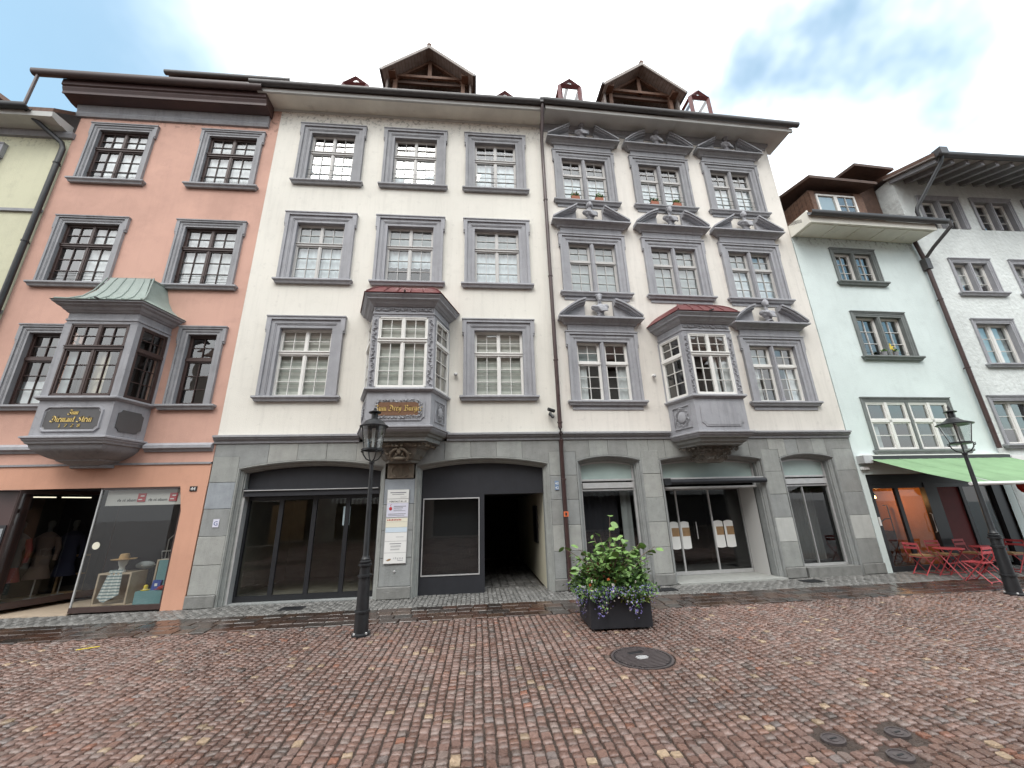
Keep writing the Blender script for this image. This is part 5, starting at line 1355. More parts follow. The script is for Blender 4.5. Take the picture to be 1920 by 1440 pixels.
# restaurant front under the awning
rsf = MB()
for x0, x1 in ((.20, .34), (1.86, 2.22), (3.90, 4.22)): rsf.box(x0, x1, .04, .16, 0, 2.14)
rsf.box(.20, 4.22, .035, .17, 2.05, 2.27); rsf.box(.34, 1.86, .06, .12, 1.93, 2.05); rsf.box(1.02, 1.12, .08, .14, .1, 1.93); rsf.box(.34, 1.86, .08, .14, .0, .12); rsf.box(2.22, 3.9, .08, .14, 1.93, 2.05); rsf.box(2.95, 3.05, .08, .14, 0, 1.93)
rso = rsf.build('restaurant_front', 'frame_black', hD)
panes(rso, [(.34, 1.02, .12, 1.93), (1.12, 1.86, .12, 1.93), (3.05, 3.9, .1, 1.93)], .11, 'shop_glass', .004)
MB().box(2.24, 2.95, .12, .15, .02, 1.93).build('red_door', 'red_deep', rso); MB().tube([(1.80, .06, .85), (1.80, .02, .87), (1.80, .02, 1.28), (1.80, .06, 1.30)], .012, 6).build('door_handle', 'metal_pale', rso)
MB().box(.25, .31, .03, .04, 1.05, 1.25).build('menu_plate', 'white_plate', rso)
ri = MB(); ri.quad((.2, 2.4, 0), (2.0, 2.4, 0), (2.0, 2.4, 2.3), (.2, 2.4, 2.3)); ri.quad((.2, .17, 0), (.2, 2.4, 0), (.2, 2.4, 2.3), (.2, .17, 2.3)); ri.quad((2.0, .17, 0), (2.0, 2.4, 0), (2.0, 2.4, 2.3), (2.0, .17, 2.3)); ri.build('restaurant_wall', 'orange_wall', hD)
rk = MB(); rk.quad((2.0, 1.4, 0), (4.3, 1.4, 0), (4.3, 1.4, 2.3), (2.0, 1.4, 2.3)); rk.build('back_wall', 'red_deep', hD); rg = MB(); rg.quad((.2, .17, 2.28), (4.3, .17, 2.28), (4.3, 2.4, 2.28), (.2, 2.4, 2.28)); rg.quad((.2, .17, .02), (4.3, .17, .02), (4.3, 2.4, .02), (.2, 2.4, .02)); rg.build('room_shell', 'interior_dark', hD)
MB().box(.9, 1.95, 1.2, 2.3, 0, .82).build('counter', 'wood_dark', hD); MB().box(1.2, 1.75, 2.36, 2.39, 1.0, 1.75).build('wall_picture', 'cream_plate', hD); hr = MB(); hr.tube([(1.15, 1.0, .95), (1.55, 1.0, 1.15), (1.72, 1.0, 1.15)], .015, 6); hr.tube([(1.72, 1.0, .3), (1.72, 1.0, 1.5), (1.6, 1.0, 1.5)], .015, 6); hr.build('stair_rail', 'frame_black', hD)
wl = thing('wall_lamp', 'small lit sconce glowing orange inside the restaurant window', 'lamp', tuple(hD.matrix_basis @ Vector((1.22, .85, 1.74))), CA)
MB().lathe([(.03, -.02), (.07, -.10), (.05, -.10), (.02, -.02)], 12).build('shade', 'frame_black', wl, (0, 0, .12)); MB().ball((0, 0, -.02), .045, 10, 8).build('bulb', 'lamp_glow', wl)
pl = bpy.data.lights.new('sconce_light', 'POINT'); pl.energy = 9; pl.color = (1, .5, .18); pl.shadow_soft_size = .05; plo = bpy.data.objects.new('sconce_light', pl); COL.objects.link(plo); plo.parent = wl; plo.location = (.05, -.05, -.12)
# awning
aw = MB(); aw.box(.16, 4.55, -.16, -.02, 2.60, 2.72); awo = aw.build('awning', 'frame_black', hD)
MB().box(.16, 4.55, -.165, -.0, 2.73, 2.755).build('cover_strip', 'white_plate', awo); MB().box(.08, .34, -.20, -.01, 2.55, 2.74).build('end_box', 'metal_pale', awo); MB().box(.10, .28, -.09, -.01, 2.40, 2.47).build('wall_socket', 'white_plate', awo)
cl = MB(); n, m = 26, 10; vs = []
for i in range(n + 1):
    for j in range(m + 1):
        f = j / m; x = .30 + 6.0 * i / n * 1 ; xx = .30 + (4.22 + .0 * f) * i / n
        vs.append((xx, -.16 - 1.86 * f, 2.64 - .68 * f - .02 * math.sin(math.pi * f) + .007 * math.sin(i * .9 + j * .8) * f + .004 * math.sin(i * 2.3) - .02 * math.sin(math.pi * i / n) * f))
cl.add(vs, [(i * (m + 1) + j, (i + 1) * (m + 1) + j, (i + 1) * (m + 1) + j + 1, i * (m + 1) + j + 1) for i in range(n) for j in range(m)]); cl.build('fabric', 'awning_green', awo, smooth=True)
for k in range(1, 5): MB().add([(.30 + .85 * k + dx, -.16 - 1.86 * f, 2.646 - .68 * f - .02 * math.sin(math.pi * f) - .02 * math.sin(math.pi * .2 * k) * f + dz) for f in np.linspace(0, 1, 9) for dx, dz in ((-.01, .006), (.01, .006))], [(2 * j, 2 * j + 1, 2 * j + 3, 2 * j + 2) for j in range(8)]).build('seam', 'awning_green', awo)
MB().tube([(.26, -2.04, 1.94), (4.56, -2.04, 1.94)], .035, 8).build('front_bar', 'white_plate', awo); ar = MB()
for x in (.9, 3.9): ar.tube([(x, -.15, 2.58), (x + .35, -1.1, 2.22), (x, -2.0, 1.95)], .022, 6)
ar.build('folding_arm', 'metal_pale', awo)

# ---------------------------------------------------------------- house F, rough white, far right
hF = thing('townhouse', 'white rough plastered house with exposed rafters at far right', 'house', (14.12, 9.49, 0), rad(-0.5))
winsF = [(1.45, 10.12, 1.30, 1.12, 'F'), (3.44, 10.12, 1.30, 1.12, 'F'), (5.45, 10.12, 1.30, 1.12, 'F'), (1.64, 7.72, 1.22, 1.08, 'F'), (3.80, 7.72, 1.22, 1.08, 'F'), (1.53, 5.36, 1.18, 1.30, 'F1'), (3.75, 5.36, 1.18, 1.30, 'F1'), (1.10, 3.02, 1.30, 1.22, 'F1'), (3.4, 3.02, 1.3, 1.22, 'F1')]
shell(hF, 0.02, 7.5, 0, 12.1, [(x - w / 2 - .05, x + w / 2 + .05, z - .02, z + h + .04) for x, z, w, h, s in winsF] + [(1.0, 6.5, .3, 2.2)], 'plaster_white_rough', 8)
for x, z, w, h, s in winsF: window(hF, x, z, w, h, 'frame_white', 'stone_trim_cool', s, [('curtain_grey', 0, 1, .02, .98)] if s == 'F1' and z > 4 else ([('curtain_white', .35, 1, .05, .95)] if 7 < z < 8 else None), bw=.13, ears=0, proud=.04, rec=.15, sill_w=w + .36, has_sill=z < 10)
rt = MB()
for k in range(14):
    x = .02 + k * .52
    rt.add([(x - .06, .05, 11.92), (x + .06, .05, 11.92), (x + .06, -1.25, 11.48), (x - .06, -1.25, 11.48), (x - .06, .05, 12.08), (x + .06, .05, 12.08), (x + .06, -1.25, 11.62), (x - .06, -1.25, 11.62)], [(0, 1, 2, 3), (4, 5, 6, 7), (0, 1, 5, 4), (1, 2, 6, 5), (2, 3, 7, 6), (3, 0, 4, 7)])
    r1 = rt.build('rafter', 'stone_trim', hF); rt = MB()
MB().add([(-.15, .1, 12.10), (7.5, .1, 12.10), (7.5, -1.3, 11.61), (-.15, -1.3, 11.61), (-.15, .1, 12.14), (7.5, .1, 12.14), (7.5, -1.3, 11.65), (-.15, -1.3, 11.65)], [(0, 1, 2, 3), (4, 5, 6, 7), (2, 3, 7, 6), (0, 3, 7, 4)]).build('roof_boarding', 'wood_board', hF); gutter(hF, -.1, 7.5, -1.36, 11.68, .085); roof(hF, -.15, 7.5, 11.655, 1.3, 19.3, 5)
MB().box(1.0, 6.5, .12, .2, .3, 2.2).build('shop_panel', 'interior_mid', hF); MB().box(.95, 6.6, -.06, .02, 2.2, 2.5).build('shop_fascia', 'white_wall', hF); MB().box(.3, .85, -.05, .0, 2.38, 2.7).build('sign_box', 'white_plate', hF)
MB().tube([(.08, -1.36, 11.62), (.06, -1.3, 11.45), (-.50, -.72, 10.25), (-.54, -.70, 10.1), (-.54, -.70, 9.72)], .05, 8).build('swan_neck', 'metal_dark', hF, smooth=True); MB().box(-.06, .20, -1.48, -1.24, 11.62, 11.86).build('rain_box', 'metal_gutter', hF)
dF = downpipe(hF, [(-.16, -.1, 9.55), (-.06, -.1, 8.8), (-.05, -.1, 8.6), (-.04, -.1, 2.9)], 'metal_pipe_brown', .055, collars=[(-.05, -.1, 7.4), (-.05, -.1, 5.2)])
MB().tube([(.14, -.90, 9.62), (.15, -.88, 9.46), (.05, -.35, 9.08), (-.05, -.1, 8.8)], .05, 8).build('swan_neck', 'metal_gutter', dF, smooth=True); MB().box(-.14, .03, -.18, -.02, 8.45, 8.82).build('rain_hopper', 'metal_gutter', dF)
rl = thing('paper_lantern', 'red paper lantern hanging at the far right shopfront', 'lantern', (13.0, 8.45, 1.88))
MB().lathe([(.04, -.17), (.12, -.13), (.165, -.04), (.165, .04), (.12, .13), (.04, .17)], 16).build('shade', 'lantern_red', rl, smooth=True); MB().lathe([(.045, .165), (.045, .20)], 10).build('cap', 'frame_black', rl); MB().tube([(0, 0, .2), (.0, .1, .45), (.3, 1.0, .55)], .006, 4).build('cord', 'frame_black', rl); MB().lathe([(.03, -.22), (.045, -.17)], 8).build('tassel', 'gold', rl)

# ---------------------------------------------------------------- house A, pink, with copper-roofed bay and shop
hA = thing('townhouse', 'pink townhouse with brown window frames and a copper roofed bay', 'house', (0, YB, 0))
holes = []
for z in (7.14, 10.20):
    for x in (-9.62, -6.80): holes.append((x - .68, x + .68, z - .02, z + 1.74))
holes += [(-6.78, -6.09, 4.10, 5.86), (-10.14, -9.40, 4.10, 5.86), (-8.65, -7.35, 4.1, 5.8)]
shell(hA, -10.85, -5.667, 2.84, 13.04, holes, 'plaster_pink')
WHT = [('curtain_white', 0, 1, 0, 1)]
for z in (10.20, 7.14):
    for x in (-9.62, -6.80): window(hA, x, z, 1.27, 1.70, 'frame_brown', 'stone_trim', 'B', rec=.09, blind=WHT if x > -8 else [('curtain_white', 0, 1, .36 if z < 9 else .22, 1)], rail=2, bw=.17, proud=.07, sill_w=1.75)
window(hA, -6.43, 4.12, .64, 1.71, 'frame_brown', 'stone_trim', 'N', None, bw=.17, proud=.07, sill_w=1.12); window(hA, -9.78, 4.12, .70, 1.71, 'frame_brown', 'stone_trim', 'N', [('curtain_white', 0, .35, 0, 1)], bw=.17, proud=.07, sill_w=1.15)
oA, _ = oriel(hA, -8.0, .72, .89, .77, 3.28, 4.10, 5.73, 6.17, 'stone_trim_cool', 'frame_brown', 'roof_copper', .88, [('curtain_beige', 0, .66, .52, .75), ('curtain_grey', 0, .66, .02, .2)])
yf = -.77 + .035; pz = 3.645
cut_panel(1.05, .47, .07, yf - .004, yf + .01).build('panel_moulding', 'stone_trim', oA, (0, 0, pz)); cut_panel(.99, .41, .06, yf - .008, yf).build('panel_field', 'slate_dark', oA, (0, 0, pz))
fr_ = MB(); hw_, hh_ = .52, .235
fr_.sweep([(-hw_ + .06, -hh_), (-hw_, -hh_ + .06), (-hw_, hh_ - .06), (-hw_ + .06, hh_), (hw_ - .06, hh_), (hw_, hh_ - .06), (hw_, -hh_ + .06), (hw_ - .06, -hh_)], [(-.03, yf), (-.02, yf - .03), (.005, yf - .03), (.02, yf)], 'elev', closed=True); fr_.build('panel_frame', 'stone_trim_cool', oA, (0, 0, pz))
t1, _w = nib_text('Zum', .062, .2, .22); t1.build('gold_lettering', 'gold', oA, (0.0, yf - .012, pz + .09)); t2, _w = nib_text('Diemant Stein', .078, .2, .16); t2.build('gold_lettering', 'gold', oA, (0.0, yf - .012, pz - .06)); t3, _w = nib_text('1 7 2 8', .05, .12); t3.v = [(x * 1.9, y, z) for x, y, z in t3.v]; t3.build('gold_lettering', 'gold', oA, (0, yf - .012, pz - .165))
for sg in (-1, 1):
    side = Vector((sg * .17, .77)).normalized(); nrm = Vector((side.y * sg, -side.x * sg)); mid = Vector((sg * .72, -.77)) + side * .40 + nrm * -.03
    cut_panel(.50, .44, .07, -.012, .01).build('panel_field', 'slate_dark', oA, (mid.x, mid.y, pz), math.atan2(nrm.y, nrm.x) + math.pi / 2)
cb = MB(); Q = [(-.89, .06), (-.72, -.77), (.72, -.77), (.89, .06)]
cb.sweep(Q, [(-.01, 3.19), (-.02, 3.16), (-.06, 3.14), (-.08, 3.08), (-.16, 3.0), (-.30, 2.91), (-.38, 2.885), (-.39, 2.86), (-.52, 2.80), (-.60, 2.75)]); cb.hprism([(-.45, .05), (-.28, -.2), (.28, -.2), (.45, .05)], 2.74, 2.80); cb.build('corbel', 'stone_trim', oA, smooth=True)
for a, c in ((-10.85, -8.93), (-7.07, -5.70)): MB().sweep([(a, 0), (c, 0)], [(-.05, 3.06), (.03, 3.07), (.05, 3.11), (.10, 3.14), (.10, 3.20), (.02, 3.26), (-.05, 3.27)]).build('ledge', 'stone_trim_cool', hA)
MB().box(-10.85, -5.68, -.035, .02, 2.80, 2.84).build('string_course', 'stone_trim', hA)
lw = MB(); lw.box(-10.85, -5.67, -.01, .30, 2.34, 2.80); lw.box(-6.09, -5.675, -.01, .32, 0.0, 2.34); lw.box(-10.85, -10.2, -.01, .32, 0, 2.34); lw.build('shop_wall', 'plaster_salmon', hA)
cut = MB(); cut.prism([(-6.20, 2.34), (-6.09, 2.34), (-6.09, 1.84)], -.012, .3); cut.build('corner_gusset', 'plaster_salmon', hA)
# eaves of house A
e1 = MB(); e1.sweep([(-10.95, 0), (-5.93, 0)], [(-.02, 12.30), (.05, 12.31), (.08, 12.40), (.06, 12.46), (.10, 12.62), (.10, 12.66), (-.02, 12.66)]); e1.build('cornice', 'stone_trim', hA)
e2 = MB(); e2.sweep([(-11.1, 0), (-5.88, 0)], [(-.02, 12.664), (.12, 12.664), (.34, 12.72), (.36, 12.70), (.39, 12.70), (.39, 12.78), (.43, 12.86), (.43, 12.90), (.47, 12.92), (.47, 13.10), (-.02, 13.16)]); e2.build('eaves_box', 'paint_maroon', hA)
gutter(hA, -11.75, -5.95, -.56, 13.14, .095, 'gutter_brown'); roof(hA, -11.1, -5.95, 13.12, .47, 46)
dA = MB(); dA.box(-8.55, -5.75, .25, 2.2, 13.2, 13.98); dAo = dA.build('dormer', 'wood_dark', hA); dr2 = MB(); dr2.box(-8.92, -5.45, -.08, 2.6, 13.98, 14.08); dr2.build('dormer_roof', 'paint_maroon', dAo); gutter(dAo, -8.98, -5.5, -.14, 14.04, .07)
MB().tube([(-11.62, -.56, 13.08), (-11.62, -.56, 11.95)], .036, 8).build('drop_pipe', 'gutter_brown', hA)
dnA = downpipe(hA, [(-11.6, -.56, 11.95), (-11.55, -.42, 11.8), (-10.95, -.1, 11.28), (-10.88, -.1, 11.1), (-10.88, -.1, 9.4), (-10.88, -.1, 0.1)], 'metal_dark', .06, collars=[(-10.88, -.1, 10.6), (-10.88, -.1, 8.2), (-10.88, -.1, 5.0)])
# shop of house A
n44 = MB().box(-.07, .07, -.014, 0, 0, .10).build('house_number', 'ink_black', hA, (-5.93, -.012, 2.235)); text('44', .10, 'white_plate', n44, (0, -.016, .015))
sw = MB(); sw.box(-7.72, -6.09, -.015, .06, .03, .12); sw.box(-6.125, -6.09, .0, .05, .12, 2.34); sw.box(-7.72, -6.09, .0, .05, 2.30, 2.34); swo = sw.build('display_window', 'frame_brown', hA)
panes(swo, [(-7.70, -6.125, .12, 2.30)], .02, 'shop_glass', .002); MB().box(-7.725, -7.70, .0, .03, .10, 2.32).build('glass_edge', 'metal_pale', swo); MB().lathe([(.07, 0), (.07, .004), (.001, .004)], 20).build('round_sticker', 'cream_plate', swo, (-7.55, .012, 1.22), (math.pi / 2, 0, 0))
va = MB().box(-7.66, -6.2, .10, .115, 1.98, 2.29).build('valance', 'white_wall', swo)
for x in (-6.98, -6.36):
    MB().box(x - .075, x + .075, .085, .10, 2.05, 2.22).build('red_emblem', 'ink_red', swo); MB().box(x - .05, x + .02, .08, .086, 2.085, 2.105).build('emblem_bar', 'white_plate', swo); MB().box(x - .02, x + .05, .08, .086, 2.155, 2.175).build('emblem_bar', 'white_plate', swo)
for x in (-7.26, -6.66): t_ = text('made in sh', .085, 'ink_black', swo, (x, .095, 2.06)); t_.scale = (-1, 1, 1)
dk = MB(); dk.box(-9.9, -6.1, 1.55, 1.6, .0, 2.34); dk.quad((-9.9, .02, 2.335), (-6.1, .02, 2.335), (-6.1, 1.6, 2.335), (-9.9, 1.6, 2.335)); dk.quad((-6.10, .3, 0), (-6.10, 1.6, 0), (-6.10, 1.6, 2.34), (-6.10, .3, 2.34)); dk.build('shop_room', 'matte_black', hA)  # near-black walls put the darkness of the shop into their colour
fl_ = MB(); fl_.box(-7.66, -6.1, .06, 1.5, .02, .10); fl_.build('display_floor', 'wood_pale', hA)
MB().box(-10.3, -7.72, -.02, 3.0, -.01, .022).build('entrance_floor', 'wood_pale', hA)
# glazed side display that runs into the entrance
sd = MB(); R2 = Vector((-9.22, .03)); R3 = Vector((-8.55, 1.55)); sdv = (R3 - R2); 
sd2 = thing('display_case', 'dark display case with dressed figures beside the pink house entrance', 'display case', (R2.x, YB + R2.y, 0), math.atan2(sdv.y, sdv.x)); LL = sdv.length
c_ = MB(); c_.box(0, LL, -.03, .03, .10, .22); c_.box(0, LL, -.03, .03, 2.26, 2.33); c_.box(-.04, .0, -.03, .03, .1, 2.33); c_.box(LL, LL + .04, -.03, .03, .1, 2.33); c_.build('case_frame', 'frame_brown', sd2); panes(sd2, [(0, LL, .22, 2.26)], 0, 'shop_glass', .001)
MB().box(0, LL, .0, 1.1, .10, .16).build('case_floor', 'wood_pale', sd2); c_ = MB(); c_.quad((-.3, 1.1, .1), (LL + .2, 1.1, .1), (LL + .2, 1.1, 2.33), (-.3, 1.1, 2.33)); c_.quad((-.3, 0, 2.32), (LL, 0, 2.32), (LL, 1.1, 2.32), (-.3, 1.1, 2.32)); c_.build('case_back', 'interior_dark', sd2)
for x0 in (.15, .75): MB().box(x0, x0 + .5, .3, .33, 2.20, 2.22).build('light_tube', 'tube_glow', sd2)
def garment(parent_case, x, y, body, skirt, label):
    g_ = thing('dress_form', label, 'dress form', tuple(parent_case.matrix_basis @ Vector((x, y, .16))), 0.2, 'dressed figures in the display case')
    MB().lathe([(.05, .62), (.15, .66), (.14, .85), (.12, .95), (.17, 1.12), (.19, 1.22), (.10, 1.30), (.045, 1.33)], 16, sy=.65).build('top', body, g_, smooth=True)
    s = MB(); s.lathe([(.22, .38), (.19, .50), (.13, .68)], 16, sy=.7)
    for sd_ in (-1, 1): s.tube([(sd_ * .17, 0, 1.2), (sd_ * .23, .01, .98), (sd_ * .24, -.02, .74)], [.055, .05, .04], 8)
    s.build('skirt', skirt, g_, smooth=True); MB().lathe([(.04, 1.32), (.035, 1.40), (.06, 1.44), (.06, 1.52), (.03, 1.56)], 12).build('neck_block', 'cloth_dim', g_, smooth=True); MB().lathe([(.10, 0), (.10, .015), (.012, .02), (.012, .66)], 10).build('stand', 'metal_pale', g_)
garment(sd2, .35, .5, 'cloth_dim', 'red_deep', 'dress form in grey top and red skirt, nearest the street'); garment(sd2, .80, .5, 'cloth_rose', 'cloth_rose', 'dress form in dusky rose jacket, middle of the display case'); garment(sd2, 1.22, .5, 'cloth_navy', 'cloth_navy', 'dress form in dark navy dress, farthest back in display case')  # garment colours darkened: the shade inside the case is put into the cloth
t = thing('sideboard', 'oak cabinet with shelves behind the dress forms', 'cabinet', tuple(sd2.matrix_basis @ Vector((1.45, .55, .16))), .5); c_ = MB(); c_.box(-.25, .25, -.15, .15, 0, .04); c_.box(-.25, .25, -.15, .15, .76, .80); c_.box(-.25, -.21, -.15, .15, .04, .76); c_.box(.21, .25, -.15, .15, .04, .76); c_.box(-.21, .21, .12, .15, .04, .76); c_.build('carcass', 'wood_oak', t); MB().box(-.21, .21, -.14, .12, .38, .41).build('shelf', 'wood_oak', t)
bp_ = MB(); bp_.box(-9.62, -9.24, -.01, .28, 0, 2.34); bp_.build('brown_pillar', 'paint_maroon', hA); pb = MB().box(-9.60, -9.26, -.03, -.012, .55, 1.66).build('poster_frame', 'frame_black', hA); MB().box(-9.57, -9.29, -.036, -.028, .60, 1.60).build('poster', 'cloth_grey', pb)
cl_ = MB(); cl_.box(-10.2, -9.62, .1, .2, 0, 2.34); cl_.build('side_panel', 'panel_anthracite', hA)

# goods in the display window
def goods(name, label, cat, x, y, z=.10, rot=0.0, group=None): return thing(name, label, cat, (x, YB + y, z), rot, group)
def open_box(t, w, d, h, th, mt):
    b = MB(); b.box(-w / 2, w / 2, -d / 2, d / 2, h - th, h); b.box(-w / 2, -w / 2 + th, -d / 2, d / 2, 0, h - th); b.box(w / 2 - th, w / 2, -d / 2, d / 2, 0, h - th); b.box(-w / 2 + th, w / 2 - th, -d / 2, d / 2, 0, th); b.box(-w / 2 + th, w / 2 - th, d / 2 - .02, d / 2, th, h - th); b.build('carcass', mt, t)
t = goods('display_box', 'pale wooden open box carrying the white head in the shop window', 'display box', -7.22, .42); open_box(t, .62, .42, .58, .03, 'wood_pale')
t = goods('display_box', 'low teal box with small hats in the shop window', 'display box', -6.40, .25); open_box(t, .58, .30, .24, .02, 'teal_paint'); MB().box(-.27, .27, -.151, -.14, .0, .22).build('front', 'teal_paint', t)
t = goods('display_box', 'tall teal box at the right of the shop window', 'display box', -6.40, .62); open_box(t, .50, .34, .78, .03, 'wood_pale'); MB().box(-.20, .25, -.175, -.165, .03, .77).build('front', 'teal_paint', t)
t = goods('mannequin_head', 'white mannequin head in straw hat with patterned scarf in the shop window', 'mannequin head', -7.22, .34, .68)
MB().lathe([(.075, 0), (.07, .03), (.045, .06), (.042, .10), (.062, .14), (.075, .19), (.078, .24), (.06, .29), (.02, .31)], 16, sy=1.1).build('head', 'cloth_white', t, smooth=True)
MB().lathe([(.21, .25), (.19, .235), (.085, .25), (.083, .30), (.07, .345), (.02, .355)], 22).build('straw_hat', 'straw', t, smooth=True)
striped('scarf_print', (.62, .64, .62), (.20, .26, .28), .055, 'Z', 2.0)
sb = MB(); vs = []
for i in range(13):
    for j in range(9):
        a = -1 + 2 * i / 12; f = j / 8; vs.append((a * (.12 + .07 * f), -.12 - .09 * f * (1 - .3 * a * a) + .015 * math.sin(i * 1.6), .06 - .58 * f * (1 - .18 * abs(a + .2)) + .0))
sb.add(vs, [(i * 9 + j, (i + 1) * 9 + j, (i + 1) * 9 + j + 1, i * 9 + j + 1) for i in range(12) for j in range(8)]); sb.build('scarf', 'scarf_print', t, smooth=True)
t = tag(MB().lathe([(.07, 0), (.075, .01), (.035, .02), (.035, .08), (.02, .10), (.001, .105)], 14).build('small_hat', 'yellow_paint', None, (-6.58, YB + .2, .342), smooth=True), 'small yellow hat on the low teal box', 'hat'); MB().lathe([(.037, .02), (.037, .03)], 14).build('hat_band', 'cloth_white', t)
t = tag(MB().ball((0, 0, .03), .08, 12, 8, 1.3, .8, .5).build('folded_cap', 'cloth_red', None, (-6.24, YB + .18, .355), smooth=True), 'red folded cap on the low teal box', 'cap'); MB().box(-.12, .02, -.07, -.03, .005, .015).build('brim', 'cloth_red', t)
t = tag(MB().prism([(-.08, 0), (.08, 0), (.09, .17), (-.06, .18)], -.03, .03).build('gift_bag', 'blue_bag', None, (-6.40, YB + .22, .342)), 'blue printed bag on the low teal box', 'bag'); MB().box(-.02, .03, -.034, -.03, .07, .12).build('bag_print', 'white_plate', t)
t = tag(MB().ball((0, 0, .07), .17, 14, 8, 1.1, .6, .45).build('cushion', 'cloth_grey', None, (-6.98, YB + .62, .70), smooth=True), 'grey cushion behind the mannequin head', 'cushion'); MB().tube([(-.19, 0, .07), (0, -.1, .07), (.19, 0, .07)], .006, 4).build('piping', 'cloth_white', t)
t = goods('wire_basket', 'wire basket of bottles on top of the tall teal box', 'basket', -6.42, .60, .88); b = MB(); b.tube([(-.18, -.1, .0), (.18, -.1, .0), (.18, .1, .0), (-.18, .1, .0)], .006, 4, True); b.tube([(-.2, -.12, .16), (.2, -.12, .16), (.2, .12, .16), (-.2, .12, .16)], .006, 4, True)
for x in (-.18, -.06, .06, .18): b.tube([(x, -.1, 0), (x * 1.1, -.12, .16)], .004, 4)
b.build('basket_frame', 'metal_pale', t); MB().lathe([(.04, .0), (.045, .06), (.02, .1), (.015, .13)], 10).build('jar', 'teal_paint', t, (.06, 0, .005)); MB().lathe([(.035, .0), (.035, .1), (.02, .12)], 10).build('jar', 'frame_black', t, (-.08, 0, .005))
t = goods('floor_lamp', 'slim metal lamp with angled arm behind the shop goods', 'lamp', -6.78, .85); MB().tube([(0, 0, 0), (0, 0, 1.15), (.45, 0, 1.62), (.75, 0, 1.66)], .012, 6).build('stem', 'metal_pale', t); MB().lathe([(.12, 0), (.12, .015), (.01, .02)], 14).build('foot', 'metal_pale', t)

# ---------------------------------------------------------------- house E, yellow, cut by the left edge
hE = thing('townhouse', 'pale yellow house with grey eaves cut off by left edge', 'house', (0, YB, 0))
shell(hE, -18.0, -10.86, 0, 11.75, [(-13.55, -12.5, 9.7, 11.0), (-13.6, -12.5, 6.9, 8.2)], 'plaster_yellow')
window(hE, -13.03, 9.72, 1.0, 1.25, 'frame_brown', 'stone_trim_cool', 'D', None, bw=.2); window(hE, -13.05, 6.92, 1.0, 1.25, 'frame_brown', 'stone_trim_cool', 'D', None, bw=.2)
MB().box(-18, -10.87, -.05, .02, 9.12, 9.20).build('string_course', 'stone_trim', hE); MB().box(-18, -10.87, -.05, .02, 6.30, 6.38).build('string_course', 'stone_trim', hE)
e = MB(); e.sweep([(-18, 0), (-10.80, 0)], [(-.02, 11.50), (.06, 11.52), (.10, 11.62), (.10, 11.68), (-.02, 11.70)]); e.build('cornice', 'stone_trim', hE); e = MB(); e.sweep([(-18, 0), (-10.95, 0)], [(-.02, 11.685), (.25, 11.70), (.27, 11.68), (.50, 11.72), (.52, 11.88), (-.02, 11.95)]); e.build('soffit', 'soffit_grey', hE)
gutter(hE, -18, -11.45, -.60, 11.90, .085, 'metal_dark'); roof(hE, -18, -10.95, 11.86, .52, 44)
dE = MB(); dE.box(-17.6, -14.9, 1.5, 3.0, 12.2, 14.3); dEo = dE.build('dormer', 'wood_dark', hE); q = MB(); q.prism([(-18.0, 14.3), (-16.25, 15.6), (-14.5, 14.3), (-14.5, 14.15), (-16.25, 15.45), (-18.0, 14.15)], 1.3, 3.2); q.build('dormer_roof', 'roof_tile', dEo)

